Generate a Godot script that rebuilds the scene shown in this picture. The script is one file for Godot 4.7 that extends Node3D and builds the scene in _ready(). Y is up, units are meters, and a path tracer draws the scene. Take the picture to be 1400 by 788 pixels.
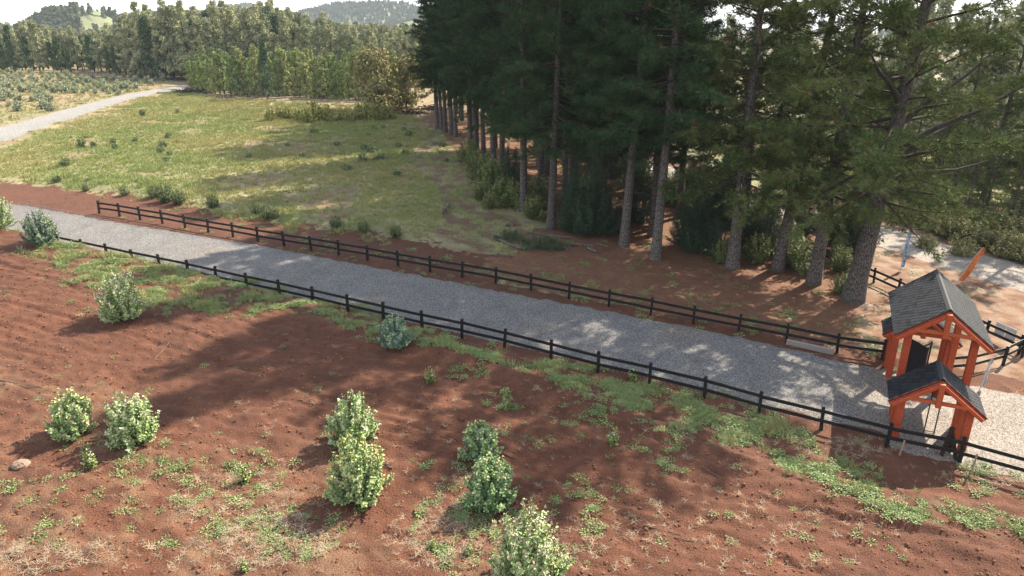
extends Node3D
# A gravel drive between two black rail fences, seen from a drone: red soil in front, a pine wood behind.
# ---------------------------------------------------------------- constants of the place
const EYE := 17.0                      # camera height over the gate
const FOC := 970.0                     # focal length in photograph pixels (1400 wide)
const PITCH := 20.0
const OX := 18.6                       # last post of the far fence: origin of the (s, t) frame
const OZ := -36.64
const RX := 0.9099                     # along the drive, towards the gate
const RZ := 0.4148
const NX := 0.4148                     # across the drive, away from the camera
const NZ := -0.9099
const VC := 2.5                        # vertex colours are stored times this, materials divide it out

var rng := RandomNumberGenerator.new()
var n_big := FastNoiseLite.new()
var n_mid := FastNoiseLite.new()
var n_fine := FastNoiseLite.new()
var names := {}
var M := {}
var litter_poly: PackedVector2Array
var soil_poly: PackedVector2Array
var field_weed: PackedVector2Array
var dirt_line: PackedVector2Array
var worn_poly: PackedVector2Array

# ---------------------------------------------------------------- mesh collector
class MB:
	var v := PackedVector3Array()
	var n := PackedVector3Array()
	var c := PackedColorArray()
	func tri(a: Vector3, b: Vector3, d: Vector3, col: Color) -> void:
		var m := (d - a).cross(b - a).normalized()
		v.push_back(a); v.push_back(b); v.push_back(d)
		n.push_back(m); n.push_back(m); n.push_back(m)
		c.push_back(col); c.push_back(col); c.push_back(col)
	func trin(a: Vector3, b: Vector3, d: Vector3, na: Vector3, nb: Vector3, nd: Vector3, col: Color) -> void:
		v.push_back(a); v.push_back(b); v.push_back(d)
		n.push_back(na); n.push_back(nb); n.push_back(nd)
		c.push_back(col); c.push_back(col); c.push_back(col)
	func quad(a: Vector3, b: Vector3, d: Vector3, e: Vector3, col: Color) -> void:
		tri(a, b, d, col); tri(a, d, e, col)
	# box of half sizes h with chamfer k, placed by t
	func box(t: Transform3D, h: Vector3, k: float, col: Color) -> void:
		k = minf(k, minf(h.x, minf(h.y, h.z)) * 0.6)
		var ax := [Vector3.RIGHT, Vector3.UP, Vector3.BACK]
		var hs := [h.x, h.y, h.z]
		for i in 3:
			var j := (i + 1) % 3
			var l := (i + 2) % 3
			for sg in [-1.0, 1.0]:
				var o: Vector3 = ax[i] * hs[i] * sg
				var a: Vector3 = ax[j] * (hs[j] - k)
				var b: Vector3 = ax[l] * (hs[l] - k) * sg
				quad(t * (o - a - b), t * (o - a + b), t * (o + a + b), t * (o + a - b), col)
			for sj in [-1.0, 1.0]:
				for sl in [-1.0, 1.0]:
					var a2: Vector3 = ax[j] * hs[j] * sj + ax[l] * (hs[l] - k) * sl
					var b2: Vector3 = ax[j] * (hs[j] - k) * sj + ax[l] * hs[l] * sl
					var w: Vector3 = ax[i] * (hs[i] - k)
					if sj * sl > 0:
						quad(t * (a2 - w), t * (a2 + w), t * (b2 + w), t * (b2 - w), col)
					else:
						quad(t * (b2 - w), t * (b2 + w), t * (a2 + w), t * (a2 - w), col)
		for sx in [-1.0, 1.0]:
			for sy in [-1.0, 1.0]:
				for sz in [-1.0, 1.0]:
					var p1 := t * Vector3(h.x * sx, (h.y - k) * sy, (h.z - k) * sz)
					var p2 := t * Vector3((h.x - k) * sx, h.y * sy, (h.z - k) * sz)
					var p3 := t * Vector3((h.x - k) * sx, (h.y - k) * sy, h.z * sz)
					if sx * sy * sz > 0: tri(p1, p3, p2, col)
					else: tri(p1, p2, p3, col)
	# a beam from a to b, w wide (across up) and h high
	func beam(a: Vector3, b: Vector3, w: float, h: float, col: Color, up := Vector3.UP, k := 0.012) -> void:
		var d := b - a
		var z := d.normalized()
		if absf(z.dot(up)) > 0.98: up = Vector3.RIGHT
		var x := up.cross(z).normalized()
		box(Transform3D(Basis(x, z.cross(x), z), (a + b) * 0.5), Vector3(w * 0.5, h * 0.5, d.length() * 0.5), k, col)
	func tube(p: PackedVector3Array, r: PackedFloat32Array, sides: int, col: Color, cap := true, col2 := Color(-1, 0, 0)) -> void:
		var rings := []
		var nrm := []
		var u := Vector3.ZERO
		for i in p.size():
			var d := (p[mini(i + 1, p.size() - 1)] - p[maxi(i - 1, 0)]).normalized()
			if u == Vector3.ZERO: u = (Vector3.RIGHT if absf(d.x) < 0.8 else Vector3.UP)
			u = (u - d * u.dot(d)).normalized()
			var w := d.cross(u)
			var ring := PackedVector3Array()
			var rn := PackedVector3Array()
			for k in sides:
				var a := TAU * k / sides
				var q := u * cos(a) + w * sin(a)
				ring.push_back(p[i] + q * r[i]); rn.push_back(q)
			rings.push_back(ring); nrm.push_back(rn)
		for i in p.size() - 1:
			var cc := col if col2.r < 0 else col.lerp(col2, float(i) / (p.size() - 1))
			for k in sides:
				var k2 := (k + 1) % sides
				trin(rings[i][k], rings[i + 1][k2], rings[i][k2], nrm[i][k], nrm[i + 1][k2], nrm[i][k2], cc)
				trin(rings[i][k], rings[i + 1][k], rings[i + 1][k2], nrm[i][k], nrm[i + 1][k], nrm[i + 1][k2], cc)
		if cap:
			var e := p.size() - 1
			for k in sides:
				tri(p[0], rings[0][k], rings[0][(k + 1) % sides], col if col2.r < 0 else col2)
				tri(p[e], rings[e][(k + 1) % sides], rings[e][k], col if col2.r < 0 else col2)
	func leaf(p: Vector3, d: Vector3, up: Vector3, l: float, w: float, col: Color) -> void:
		var x := d.cross(up).normalized() * w * 0.5
		var m := p + d * l * 0.45
		var t := p + d * l - up * l * 0.12
		var f := up * w * 0.14
		tri(p, m - x + f, t, col); tri(p, t, m + x + f, col)
	func mesh() -> ArrayMesh:
		var a := []
		a.resize(Mesh.ARRAY_MAX)
		a[Mesh.ARRAY_VERTEX] = v; a[Mesh.ARRAY_NORMAL] = n; a[Mesh.ARRAY_COLOR] = c
		var m := ArrayMesh.new()
		m.add_surface_from_arrays(Mesh.PRIMITIVE_TRIANGLES, a)
		return m

# ---------------------------------------------------------------- small helpers
func col(r: float, g: float, b: float) -> Color:
	return Color(minf(r * VC, 1.0), minf(g * VC, 1.0), minf(b * VC, 1.0))
func vary(c: Color, k: float) -> Color:
	var f := 1.0 + rng.randf_range(-k, k)
	return Color(minf(c.r * f, 1.0), minf(c.g * f * (1.0 + rng.randf_range(-k, k) * 0.2), 1.0), minf(c.b * f, 1.0))
func rv(k := 1.0) -> Vector3:
	return Vector3(rng.randf_range(-k, k), rng.randf_range(-k, k), rng.randf_range(-k, k))
func numbered(called: String) -> String:
	var k: int = names.get(called, 0)
	names[called] = k + 1
	return called if k == 0 else "%s_%03d" % [called, k]
func tag(o: Node3D, label: String, category: String, group := "", kind := "") -> void:
	if label: o.set_meta("label", label)
	if category: o.set_meta("category", category)
	if group: o.set_meta("group", group)
	if kind: o.set_meta("kind", kind)
func thing(called: String, label: String, category: String, at: Vector3, turn := 0.0, group := "") -> Node3D:
	var o := Node3D.new()
	o.name = numbered(called)
	add_child(o)
	o.position = at
	o.rotation.y = turn
	tag(o, label, category, group)
	return o
func part(called: String, m: Mesh, mt: Material, parent: Node3D, t := Transform3D()) -> MeshInstance3D:
	var o := MeshInstance3D.new()
	o.name = called
	o.mesh = m
	o.material_override = mt
	o.transform = t
	parent.add_child(o, true)
	return o
func solo(called: String, m: Mesh, mt: Material, at: Vector3, label: String, category: String, group := "") -> MeshInstance3D:
	var o := MeshInstance3D.new()
	o.name = numbered(called)
	o.mesh = m
	o.material_override = mt
	o.position = at
	add_child(o)
	tag(o, label, category, group)
	return o
func struct(called: String, m: Mesh, mt: Material) -> MeshInstance3D:
	var o := MeshInstance3D.new()
	o.name = numbered(called)
	o.mesh = m
	o.material_override = mt
	add_child(o)
	o.set_meta("kind", "structure")
	return o
func copy_of(src: Node3D, at: Vector3, turn: float, sc := Vector3.ONE, label := "", group := "") -> Node3D:
	var r: Node3D = src.duplicate()
	var base: String = src.name
	if base.length() > 4 and base[base.length() - 4] == "_" and base.right(3).is_valid_int(): base = base.left(base.length() - 4)
	r.name = numbered(base)
	add_child(r)
	r.position = at
	r.rotation = Vector3(0, turn, 0)
	r.scale = sc
	if label: r.set_meta("label", label)
	if group: r.set_meta("group", group)
	return r
func stuff(called: String, m: Mesh, mt: Material, ts: Array, cs: Array, label: String, category: String) -> void:
	var mm := MultiMesh.new()
	mm.transform_format = MultiMesh.TRANSFORM_3D
	mm.use_colors = true
	mm.mesh = m
	mm.instance_count = ts.size()
	for i in ts.size():
		mm.set_instance_transform(i, ts[i])
		mm.set_instance_color(i, cs[i])
	var o := MultiMeshInstance3D.new()
	o.name = numbered(called)
	o.multimesh = mm
	o.material_override = mt
	add_child(o)
	tag(o, label, category, "", "stuff")
func mat(called: String, c: Color, rough: float, vcol := true) -> StandardMaterial3D:
	var m := StandardMaterial3D.new()
	m.resource_name = called
	m.albedo_color = c.linear_to_srgb()
	m.roughness = rough
	m.vertex_color_use_as_albedo = vcol
	m.metallic_specular = 0.35
	m.cull_mode = BaseMaterial3D.CULL_DISABLED
	M[called] = m
	return m
func noise_img(size: int, freq: float, oct: int, lo: float, hi: float, sd: int, cell := false, power := 1.0) -> ImageTexture:
	var n := FastNoiseLite.new()
	n.seed = sd
	n.frequency = freq
	n.noise_type = FastNoiseLite.TYPE_CELLULAR if cell else FastNoiseLite.TYPE_SIMPLEX
	if cell: n.cellular_return_type = FastNoiseLite.RETURN_CELL_VALUE
	n.fractal_type = FastNoiseLite.FRACTAL_FBM if oct > 1 else FastNoiseLite.FRACTAL_NONE
	n.fractal_octaves = oct
	var im := n.get_seamless_image(size, size)
	im.convert(Image.FORMAT_RGB8)
	for y in size:
		for x in size:
			var g := lerpf(lo, hi, pow(im.get_pixel(x, y).r, power))
			im.set_pixel(x, y, Color(g, g, g))
	im.generate_mipmaps()
	return ImageTexture.create_from_image(im)
func world_tex(m: StandardMaterial3D, t: Texture2D, metres: float) -> void:
	m.albedo_texture = t
	m.uv1_triplanar = true
	m.uv1_world_triplanar = true
	m.uv1_scale = Vector3.ONE / metres
func relief_tex(m: StandardMaterial3D, t: Texture2D, cm: float) -> void:
	m.heightmap_enabled = true
	m.heightmap_texture = t
	m.heightmap_scale = cm

# ---------------------------------------------------------------- the lie of the land
func s_of(x: float, z: float) -> float:
	return -((x - OX) * RX + (z - OZ) * RZ)
func t_of(x: float, z: float) -> float:
	return (x - OX) * NX + (z - OZ) * NZ
func xz(s: float, t: float) -> Vector2:
	return Vector2(OX - s * RX + t * NX, OZ - s * RZ + t * NZ)
func near_t(s: float) -> float:        # the near fence's line
	return -8.35 - 1.3 * (1.0 - smoothstep(-2.0, 22.0, s))
func base_h(x: float, z: float) -> float:
	var s := s_of(x, z)
	var sc := clampf(s, -60.0, 210.0)
	return -0.19 + 0.02933 * sc
func ground(x: float, z: float) -> float:
	var s := s_of(x, z)
	var t := t_of(x, z)
	var h := base_h(x, z)
	var tn := near_t(s)
	if t < tn:
		var bank := lerpf(0.0, 1.15, smoothstep(4.0, 58.0, s))
		h += bank * smoothstep(0.12, 0.9, tn - t)
		var k := smoothstep(0.4, 2.5, tn - t)
		h += k * (0.16 * n_big.get_noise_2d(x, z) + 0.10 * n_mid.get_noise_2d(x, z) + 0.09 * n_fine.get_noise_2d(x, z))
		# furrows left by the harrow
		var w := t * 0.9 + s * 0.12 + 1.6 * n_big.get_noise_2d(x * 0.5, z * 0.5)
		h += k * 0.055 * sin(w * TAU / 0.8) * (0.5 + 0.5 * n_big.get_noise_2d(x + 90, z))
		for tr in [-13.4, -15.0, -19.0]:
			var rt: float = t - (tr + 1.4 * sin(s * 0.06 + tr) + 0.3 * n_big.get_noise_2d(s, tr))
			h -= k * 0.08 * exp(-rt * rt / 0.035) - k * 0.03 * exp(-(rt - 0.3) * (rt - 0.3) / 0.02)
		# low weedy ridge below the fence towards the gate
		var rd := t - (-11.2 - 0.22 * maxf(0.0, 16.0 - s))
		h += 0.3 * exp(-rd * rd / 1.1) * (1.0 - smoothstep(14.0, 30.0, s))
	elif t > 1.2:
		var k2 := smoothstep(1.2, 5.0, t)
		if on_dirt(x, z) > 0.0: k2 *= 0.0
		h += k2 * (0.14 * n_big.get_noise_2d(x, z) + 0.05 * n_mid.get_noise_2d(x, z))
		h += 0.35 * smoothstep(4.5, 7.5, t) * smoothstep(25.0, 40.0, s) * (1.0 - smoothstep(70.0, 90.0, s))
	return h
func on_dirt(x: float, z: float) -> float:     # > 0 within the public dirt road
	var p := Vector2(x, z)
	var best := 1e9
	for i in dirt_line.size() - 1:
		best = minf(best, p.distance_to(Geometry2D.get_closest_point_to_segment(p, dirt_line[i], dirt_line[i + 1])))
	return 4.6 - best
func ray(u: float, v: float) -> Vector3:
	var x := (u - 700.0) / FOC
	var y := (v - 394.0) / FOC
	var c := cos(deg_to_rad(PITCH))
	var s := sin(deg_to_rad(PITCH))
	return Vector3(x, -s - y * c, -(c - y * s))
func at_plane(u: float, v: float) -> Vector3:   # where a pixel's ray meets the smooth land
	var r := ray(u, v)
	var k := 20.0
	for i in 12:
		var g := base_h(r.x * k, r.z * k)
		k = (g - EYE) / r.y
	return Vector3(0, EYE, 0) + r * k
func at(u: float, v: float) -> Vector3:         # where it meets the ground with its banks
	var r := ray(u, v)
	var k := 14.0
	while k < 400.0:
		var q := Vector3(0, EYE, 0) + r * k
		if q.y <= ground(q.x, q.z): break
		k += 0.05 + k * 0.002
	var e := Vector3(0, EYE, 0) + r * k
	e.y = ground(e.x, e.z)
	return e
func poly_px(a: Array) -> PackedVector2Array:
	var o := PackedVector2Array()
	for i in range(0, a.size(), 2):
		var q := at_plane(a[i], a[i + 1])
		o.push_back(Vector2(q.x, q.z))
	return o
func spots(poly: PackedVector2Array, n: int, thr := -2.0, nz: FastNoiseLite = null, rag := 0.0) -> Array:
	var lo := Vector2(1e9, 1e9)
	var hi := -lo
	for p in poly:
		lo = lo.min(p); hi = hi.max(p)
	var o := []
	var tries := 0
	while o.size() < n and tries < n * 40:
		tries += 1
		var p := Vector2(rng.randf_range(lo.x, hi.x), rng.randf_range(lo.y, hi.y))
		var pj := p + Vector2(n_big.get_noise_2d(p.x * 2, p.y * 2), n_big.get_noise_2d(p.x * 2 + 70, p.y * 2)) * rag + Vector2(rng.randf_range(-1, 1), rng.randf_range(-1, 1)) * rag * 0.3
		if not Geometry2D.is_point_in_polygon(pj, poly): continue
		if nz and nz.get_noise_2d(p.x, p.y) < thr + rng.randf() * 0.25: continue
		o.push_back(p)
	return o
func put(p: Vector2, sc: float, tilt := 0.15, sink := 0.0) -> Transform3D:
	var b := Basis(Vector3.UP, rng.randf() * TAU) * Basis(Vector3.RIGHT, rng.randf_range(-tilt, tilt))
	return Transform3D(b.scaled(Vector3.ONE * sc), Vector3(p.x, ground(p.x, p.y) - sink, p.y))

# ================================================================ the scene
func _ready() -> void:
	# camera
	var cam := Camera3D.new()
	cam.name = "camera"
	cam.position = Vector3(0, EYE, 0)
	cam.rotation_degrees = Vector3(-PITCH, 0, 0)
	cam.fov = rad_to_deg(2.0 * atan(394.0 / FOC))
	cam.near = 0.1
	cam.far = 9000
	add_child(cam)
	cam.current = true
	# sky and exposure
	var sm := ProceduralSkyMaterial.new()
	sm.sky_top_color = Color(0.65, 0.69, 0.75)
	sm.sky_horizon_color = Color(0.97, 0.965, 0.95)
	sm.sky_curve = 0.2
	sm.ground_horizon_color = Color(0.6, 0.6, 0.58)
	sm.ground_bottom_color = Color(0.25, 0.2, 0.17)
	sm.sky_energy_multiplier = 0.95
	var sky := Sky.new()
	sky.sky_material = sm
	var env := Environment.new()
	env.background_mode = Environment.BG_SKY
	env.sky = sky
	env.tonemap_mode = Environment.TONE_MAPPER_LINEAR
	env.tonemap_exposure = 3.4
	env.sdfgi_enabled = true
	env.ssao_enabled = true
	env.ssil_enabled = true
	env.fog_enabled = true
	env.fog_density = 0.0001
	env.fog_light_color = Color(0.86, 0.91, 0.98)
	var we := WorldEnvironment.new()
	we.name = "world_environment"
	we.environment = env
	add_child(we)
	# the sun stands behind the wood, to the right
	var sun := DirectionalLight3D.new()
	sun.name = "sun"
	sun.light_energy = 1.6
	sun.light_color = Color(1.0, 0.95, 0.86)
	sun.light_angular_distance = 0.6
	sun.shadow_enabled = true
	var hd := Vector2(-0.74, 0.67).normalized() * cos(deg_to_rad(41))
	sun.look_at_from_position(Vector3.ZERO, Vector3(hd.x, -sin(deg_to_rad(41)), hd.y))
	add_child(sun)

	rng.seed = 4711
	n_big.seed = 3; n_big.frequency = 0.09
	n_mid.seed = 5; n_mid.frequency = 0.45
	n_fine.seed = 9; n_fine.frequency = 1.6
	for p in [[40.5, -46], [33.6, -60], [26.5, -71], [19, -86], [12, -105], [4, -130], [-4, -165]]:
		dirt_line.push_back(Vector2(p[0], p[1]))
	materials()
	land()
	hills()
	fences()
	gateway()
	wood()
	far_trees()
	shrubs()
	ground_cover()
	small_things()

func materials() -> void:
	var inv := Color(1 / VC, 1 / VC, 1 / VC)
	var g := mat("soil", inv * 1.25, 0.95)
	world_tex(g, noise_img(512, 0.035, 4, 0.55, 1.0, 11), 1.6)
	relief_tex(g, noise_img(512, 0.03, 4, 0.0, 1.0, 12), 2.5)
	g = mat("gravel", inv * 1.5, 0.9)
	world_tex(g, noise_img(1024, 0.095, 2, 0.36, 1.0, 21, true), 4.2)
	relief_tex(g, noise_img(1024, 0.13, 2, 0.0, 1.0, 22, true), 0.5)
	mat("leaf", inv, 0.5).backlight = Color(0.85, 0.9, 0.5)
	M.leaf.metallic_specular = 0.3
	mat("needle", inv, 0.8).backlight = Color(0.55, 0.6, 0.3)
	M.needle.metallic_specular = 0.12
	mat("far_leaf", inv, 0.75).backlight = Color(1.0, 1.0, 0.75)
	M.far_leaf.metallic_specular = 0.12
	mat("grass", inv, 0.75).backlight = Color(0.7, 0.7, 0.4)
	M.grass.metallic_specular = 0.15
	mat("dry", inv, 0.85)
	g = mat("bark", inv * 1.3, 0.95)
	world_tex(g, noise_img(256, 0.05, 4, 0.15, 1.0, 31), 0.9)
	g.uv1_scale = Vector3(1.1, 0.22, 1.1)
	relief_tex(g, noise_img(256, 0.06, 3, 0.0, 1.0, 32), 3.0)
	g = mat("stain", inv * 1.25, 0.6)
	world_tex(g, noise_img(256, 0.03, 4, 0.6, 1.0, 41), 1.1)
	g.uv1_scale = Vector3(3.0, 0.6, 3.0)
	g = mat("black_paint", inv * 1.2, 0.55)
	world_tex(g, noise_img(256, 0.03, 4, 0.4, 1.0, 51), 0.8)
	mat("metal", inv, 0.5)
	mat("cloth", inv, 0.8).backlight = Color(0.4, 0.4, 0.4)
	g = mat("shingle", inv * 1.25, 0.62)
	world_tex(g, noise_img(256, 0.09, 3, 0.55, 1.0, 61), 0.5)
	g = mat("old_wood", inv * 1.25, 0.9)
	world_tex(g, noise_img(256, 0.04, 4, 0.5, 1.0, 71), 0.7)
	mat("car_paint", inv, 0.25)
	mat("car_glass", Color(0.02, 0.025, 0.03), 0.06, false)

# ---------------------------------------------------------------- ground, roads
func lines(lo: float, hi: float, step: float, far_lo: float, far_hi: float, k: float) -> PackedFloat32Array:
	var o := PackedFloat32Array()
	var x := lo
	var tail := []
	while x > far_lo:
		x -= step + (lo - x) * k
		tail.push_front(maxf(x, far_lo))
	for q in tail: o.push_back(q)
	x = lo
	while x < hi:
		o.push_back(x); x += step
	x = hi
	o.push_back(x)
	while x < far_hi:
		x += step + (x - hi) * k
		o.push_back(minf(x, far_hi))
	return o
func soil_tint(x: float, z: float) -> Color:
	var a := n_big.get_noise_2d(x * 1.3 + 50, z * 1.3) * 0.5 + 0.5
	var b := n_mid.get_noise_2d(x + 31, z)
	var q := n_fine.get_noise_2d(x, z + 77)
	var f := 1.0 + 0.25 * b + 0.28 * q
	return Color(0.13, 0.05, 0.027).lerp(Color(0.088, 0.037, 0.023), a) * f
func ground_tint(x: float, z: float) -> Color:
	var s := s_of(x, z)
	var t := t_of(x, z)
	var jx := n_mid.get_noise_2d(x, z) * 1.6 + n_fine.get_noise_2d(x, z) * 0.8
	var jz := n_mid.get_noise_2d(x + 200, z) * 1.6 + n_fine.get_noise_2d(x + 200, z) * 0.8
	var p := Vector2(x + jx, z + jz)
	var c := soil_tint(x, z)
	if t < near_t(s):
		var w := n_big.get_noise_2d(x * 2.2, z * 2.2 + 40) * 0.5 + n_mid.get_noise_2d(x, z) * 0.5
		if Geometry2D.is_point_in_polygon(p, field_weed) and w > -0.1:
			c = c.lerp(Color(0.13, 0.105, 0.06), 0.3)
		# straw-strewn ground at the foot of the field
		var sw := smoothstep(-21.5, -24.0, t + 2.5 * n_big.get_noise_2d(x, z)) * smoothstep(6.0, 12.0, s) * clampf(w * 1.6 + n_fine.get_noise_2d(x + 9, z) * 0.6 + 0.25, 0, 1)
		c = c.lerp(Color(0.25, 0.165, 0.10), sw * 0.5)
		return c
	if t < 0.8 + n_mid.get_noise_2d(x, z) * 0.5:
		return c * 0.95
	if Geometry2D.is_point_in_polygon(p, litter_poly):
		var q := n_fine.get_noise_2d(x * 1.3, z * 1.3)
		var l := Color(0.16, 0.075, 0.043).lerp(Color(0.26, 0.16, 0.09), clampf(q * 0.8 + n_mid.get_noise_2d(x, z) * 0.5, 0, 1))
		return l if s > -1.0 else l.lerp(Color(0.30, 0.22, 0.16), clampf(n_mid.get_noise_2d(x, z) + 0.4, 0, 1))
	if Geometry2D.is_point_in_polygon(p, soil_poly) and s > 22.0:
		return c
	# meadow
	var worn := 0.0
	if Geometry2D.is_point_in_polygon(p, worn_poly): worn = clampf(0.5 + n_mid.get_noise_2d(x * 0.8, z * 0.8) * 2.2, 0, 1)
	var m := n_big.get_noise_2d(x * 0.45, z * 0.45) * 0.6 + n_mid.get_noise_2d(x * 0.5, z * 0.5) * 0.5
	var gcol := Color(0.23, 0.225, 0.11).lerp(Color(0.35, 0.31, 0.18), clampf(m * 2.0 + 0.45, 0, 1))
	var e := n_big.get_noise_2d(x * 0.8 + 300, z * 0.8)
	if e > 0.28: gcol = gcol.lerp(Color(0.26, 0.17, 0.105), smoothstep(0.28, 0.45, e) * 0.85)
	var dryz := smoothstep(-126.0, -138.0, z + 6.0 * n_big.get_noise_2d(x, z))
	if x < -62.0 and z < -90.0 and x < -62.0 - (z + 95.0) * -0.25: dryz = maxf(dryz, 0.7)
	gcol = gcol.lerp(Color(0.32, 0.225, 0.145), dryz * clampf(0.65 + n_mid.get_noise_2d(x * 0.3, z * 0.3), 0, 1))
	gcol = gcol.lerp(Color(0.17, 0.095, 0.06), worn * 0.85)
	return gcol * 0.85 * (1.0 + 0.25 * n_fine.get_noise_2d(x * 0.7, z * 0.7))
func land() -> void:
	litter_poly = poly_px([760, 300, 700, 345, 690, 350, 640, 372, 1450, 560, 1700, 470, 1700, 330, 1300, 270, 1060, 265, 900, 200, 720, 165, 600, 150, 575, 165, 610, 190, 640, 240, 690, 285])
	soil_poly = poly_px([-400, 205, -200, 225, 0, 247, 112, 260, 203, 271, 350, 299, 528, 326, 580, 329, 620, 345, 690, 350, 700, 420, 300, 360, 0, 320, -400, 260])
	worn_poly = poly_px([560, 150, 590, 185, 560, 215, 585, 250, 610, 285, 590, 315, 620, 335, 700, 350, 740, 335, 700, 290, 650, 240, 625, 200, 600, 165])
	field_weed = poly_px([30, 330, 330, 383, 520, 440, 600, 460, 780, 506, 960, 550, 1060, 585, 1140, 618, 1240, 675, 1400, 712, 1600, 760, 1600, 790, 1400, 738, 1230, 700, 1090, 650, 980, 605, 880, 570, 740, 512, 600, 478, 450, 450, 380, 432, 240, 440, 120, 410, 60, 370])
	var xs := lines(-52.0, 40.0, 0.17, -3500, 3500, 0.035)
	var zs := lines(-58.0, -14.0, 0.15, -3800, 40, 0.022)
	var w := xs.size()
	var v := PackedVector3Array()
	var cs := PackedColorArray()
	var nr := PackedVector3Array()
	v.resize(w * zs.size()); cs.resize(w * zs.size()); nr.resize(w * zs.size())
	for j in zs.size():
		for i in w:
			var x := xs[i]
			var z := zs[j]
			var far := absf(x) > 260 or z < -420
			v[j * w + i] = Vector3(x, base_h(x, z) if far else ground(x, z), z)
			var c := ground_tint(x, z) if not far else Color(0.14, 0.13, 0.07)
			cs[j * w + i] = col(c.r, c.g, c.b)
	for j in zs.size():
		for i in w:
			var a := v[j * w + mini(i + 1, w - 1)] - v[j * w + maxi(i - 1, 0)]
			var b := v[mini(j + 1, zs.size() - 1) * w + i] - v[maxi(j - 1, 0) * w + i]
			nr[j * w + i] = b.cross(a).normalized()
	var idx := PackedInt32Array()
	idx.resize((w - 1) * (zs.size() - 1) * 6)
	var k := 0
	for j in zs.size() - 1:
		for i in w - 1:
			var o := j * w + i
			idx[k] = o; idx[k + 1] = o + 1; idx[k + 2] = o + w + 1
			idx[k + 3] = o; idx[k + 4] = o + w + 1; idx[k + 5] = o + w
			k += 6
	var a := []
	a.resize(Mesh.ARRAY_MAX)
	a[Mesh.ARRAY_VERTEX] = v; a[Mesh.ARRAY_NORMAL] = nr; a[Mesh.ARRAY_COLOR] = cs; a[Mesh.ARRAY_INDEX] = idx
	var am := ArrayMesh.new()
	am.add_surface_from_arrays(Mesh.PRIMITIVE_TRIANGLES, a)
	struct("ground", am, M.soil)
	# the gravel drive
	var lo := []
	var hi := []
	var s := -26.0
	while s < 130.0:
		var e := n_mid.get_noise_2d(s * 2.0, 7.0) * 0.35 + n_fine.get_noise_2d(s, 3.0) * 0.15
		var far_edge := lerpf(lerpf(-1.1, -0.3, smoothstep(-2.0, 8.0, s)), -1.2, smoothstep(42.0, 58.0, s))
		var near_edge := near_t(s) + lerpf(1.0, 0.3, smoothstep(2.0, 20.0, s))
		if s < -2.0:
			near_edge = near_t(s) - 0.4
			far_edge = -0.9
		var turn := 0.012 * pow(maxf(0.0, s - 62.0), 1.5)
		lo.push_back(xz(s, near_edge + e * 0.7 - turn))
		hi.push_back(xz(s, far_edge + e - turn))
		s += 0.3
	strip("driveway", lo, hi, 14, 0.03, M.gravel, func(p: Vector2):
		var k2 := 1.0 - smoothstep(-4.0, 1.0, s_of(p.x, p.y) + n_mid.get_noise_2d(p.x, p.y) * 2.0)
		var st := clampf(n_big.get_noise_2d(p.x * 1.5, p.y * 1.5 + 500) * 2.2 - 0.6, 0.0, 0.7)
		var c := Color(0.165, 0.158, 0.156).lerp(Color(0.20, 0.155, 0.115), st * 0.8).lerp(Color(0.25, 0.215, 0.19), k2)
		var tl := t_of(p.x, p.y) - near_t(s_of(p.x, p.y)) + n_big.get_noise_2d(p.x, p.y) * 0.5
		for lane in [2.5, 4.3, 6.0]:
			c = c.lerp(Color(0.2, 0.185, 0.17), 0.3 * exp(-pow((tl - lane) / 0.35, 2.0)) * clampf(0.5 + n_mid.get_noise_2d(p.x * 0.6, p.y * 0.6) * 1.5, 0, 1))
		return c * (1.0 + 0.2 * n_mid.get_noise_2d(p.x, p.y) + 0.12 * n_fine.get_noise_2d(p.x, p.y)))
	# the far road over the meadow
	lo = []
	hi = []
	var pr := [[-120, 212, -120, 245], [0, 174, 0, 195], [55, 159, 55, 176], [107, 145, 107, 159], [171, 129, 171, 137.5], [215, 122.5, 218, 127], [245, 119.2, 250, 121.6], [300, 114.5, 300, 116]]
	for i in pr.size() - 1:
		for q in 12:
			var f := q / 12.0
			var a1 := at_plane(lerpf(pr[i][0], pr[i + 1][0], f), lerpf(pr[i][1], pr[i + 1][1], f))
			var b1 := at_plane(lerpf(pr[i][2], pr[i + 1][2], f), lerpf(pr[i][3], pr[i + 1][3], f))
			var e := n_mid.get_noise_2d(i * 12 + q, 5) * 0.5
			lo.push_back(Vector2(b1.x + e, b1.z))
			hi.push_back(Vector2(a1.x + e, a1.z))
	strip("far_road", lo, hi, 6, 0.22, M.gravel, func(p: Vector2):
		return Color(0.26, 0.25, 0.24) * (1.0 + 0.12 * n_mid.get_noise_2d(p.x * 0.4, p.y * 0.4)))
	# the public dirt road behind the wood
	lo = []
	hi = []
	for i in dirt_line.size() - 1:
		for q in 30:
			var p: Vector2 = dirt_line[i].lerp(dirt_line[i + 1], q / 30.0)
			var i0 := maxi(i - (1 if q < 15 else 0), 0)
			var d0: Vector2 = (dirt_line[i + 1] - dirt_line[i]).normalized()
			var d1: Vector2 = (dirt_line[i0 + 1] - dirt_line[i0]).normalized() if q < 15 else (dirt_line[mini(i + 2, dirt_line.size() - 1)] - dirt_line[mini(i + 1, dirt_line.size() - 2)]).normalized()
			var d := d0.lerp(d1, absf(q - 15.0) / 30.0).normalized()
			var sd := Vector2(-d.y, d.x)
			var e := n_mid.get_noise_2d(p.x, p.y) * 0.5
			lo.push_back(p - sd * (3.4 + e)); hi.push_back(p + sd * (3.4 - e))
	strip("dirt_road", lo, hi, 10, 0.05, M.gravel, func(p: Vector2):
		return Color(0.27, 0.235, 0.205) * (1.0 + 0.2 * n_mid.get_noise_2d(p.x * 0.6, p.y * 0.6)))
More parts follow.
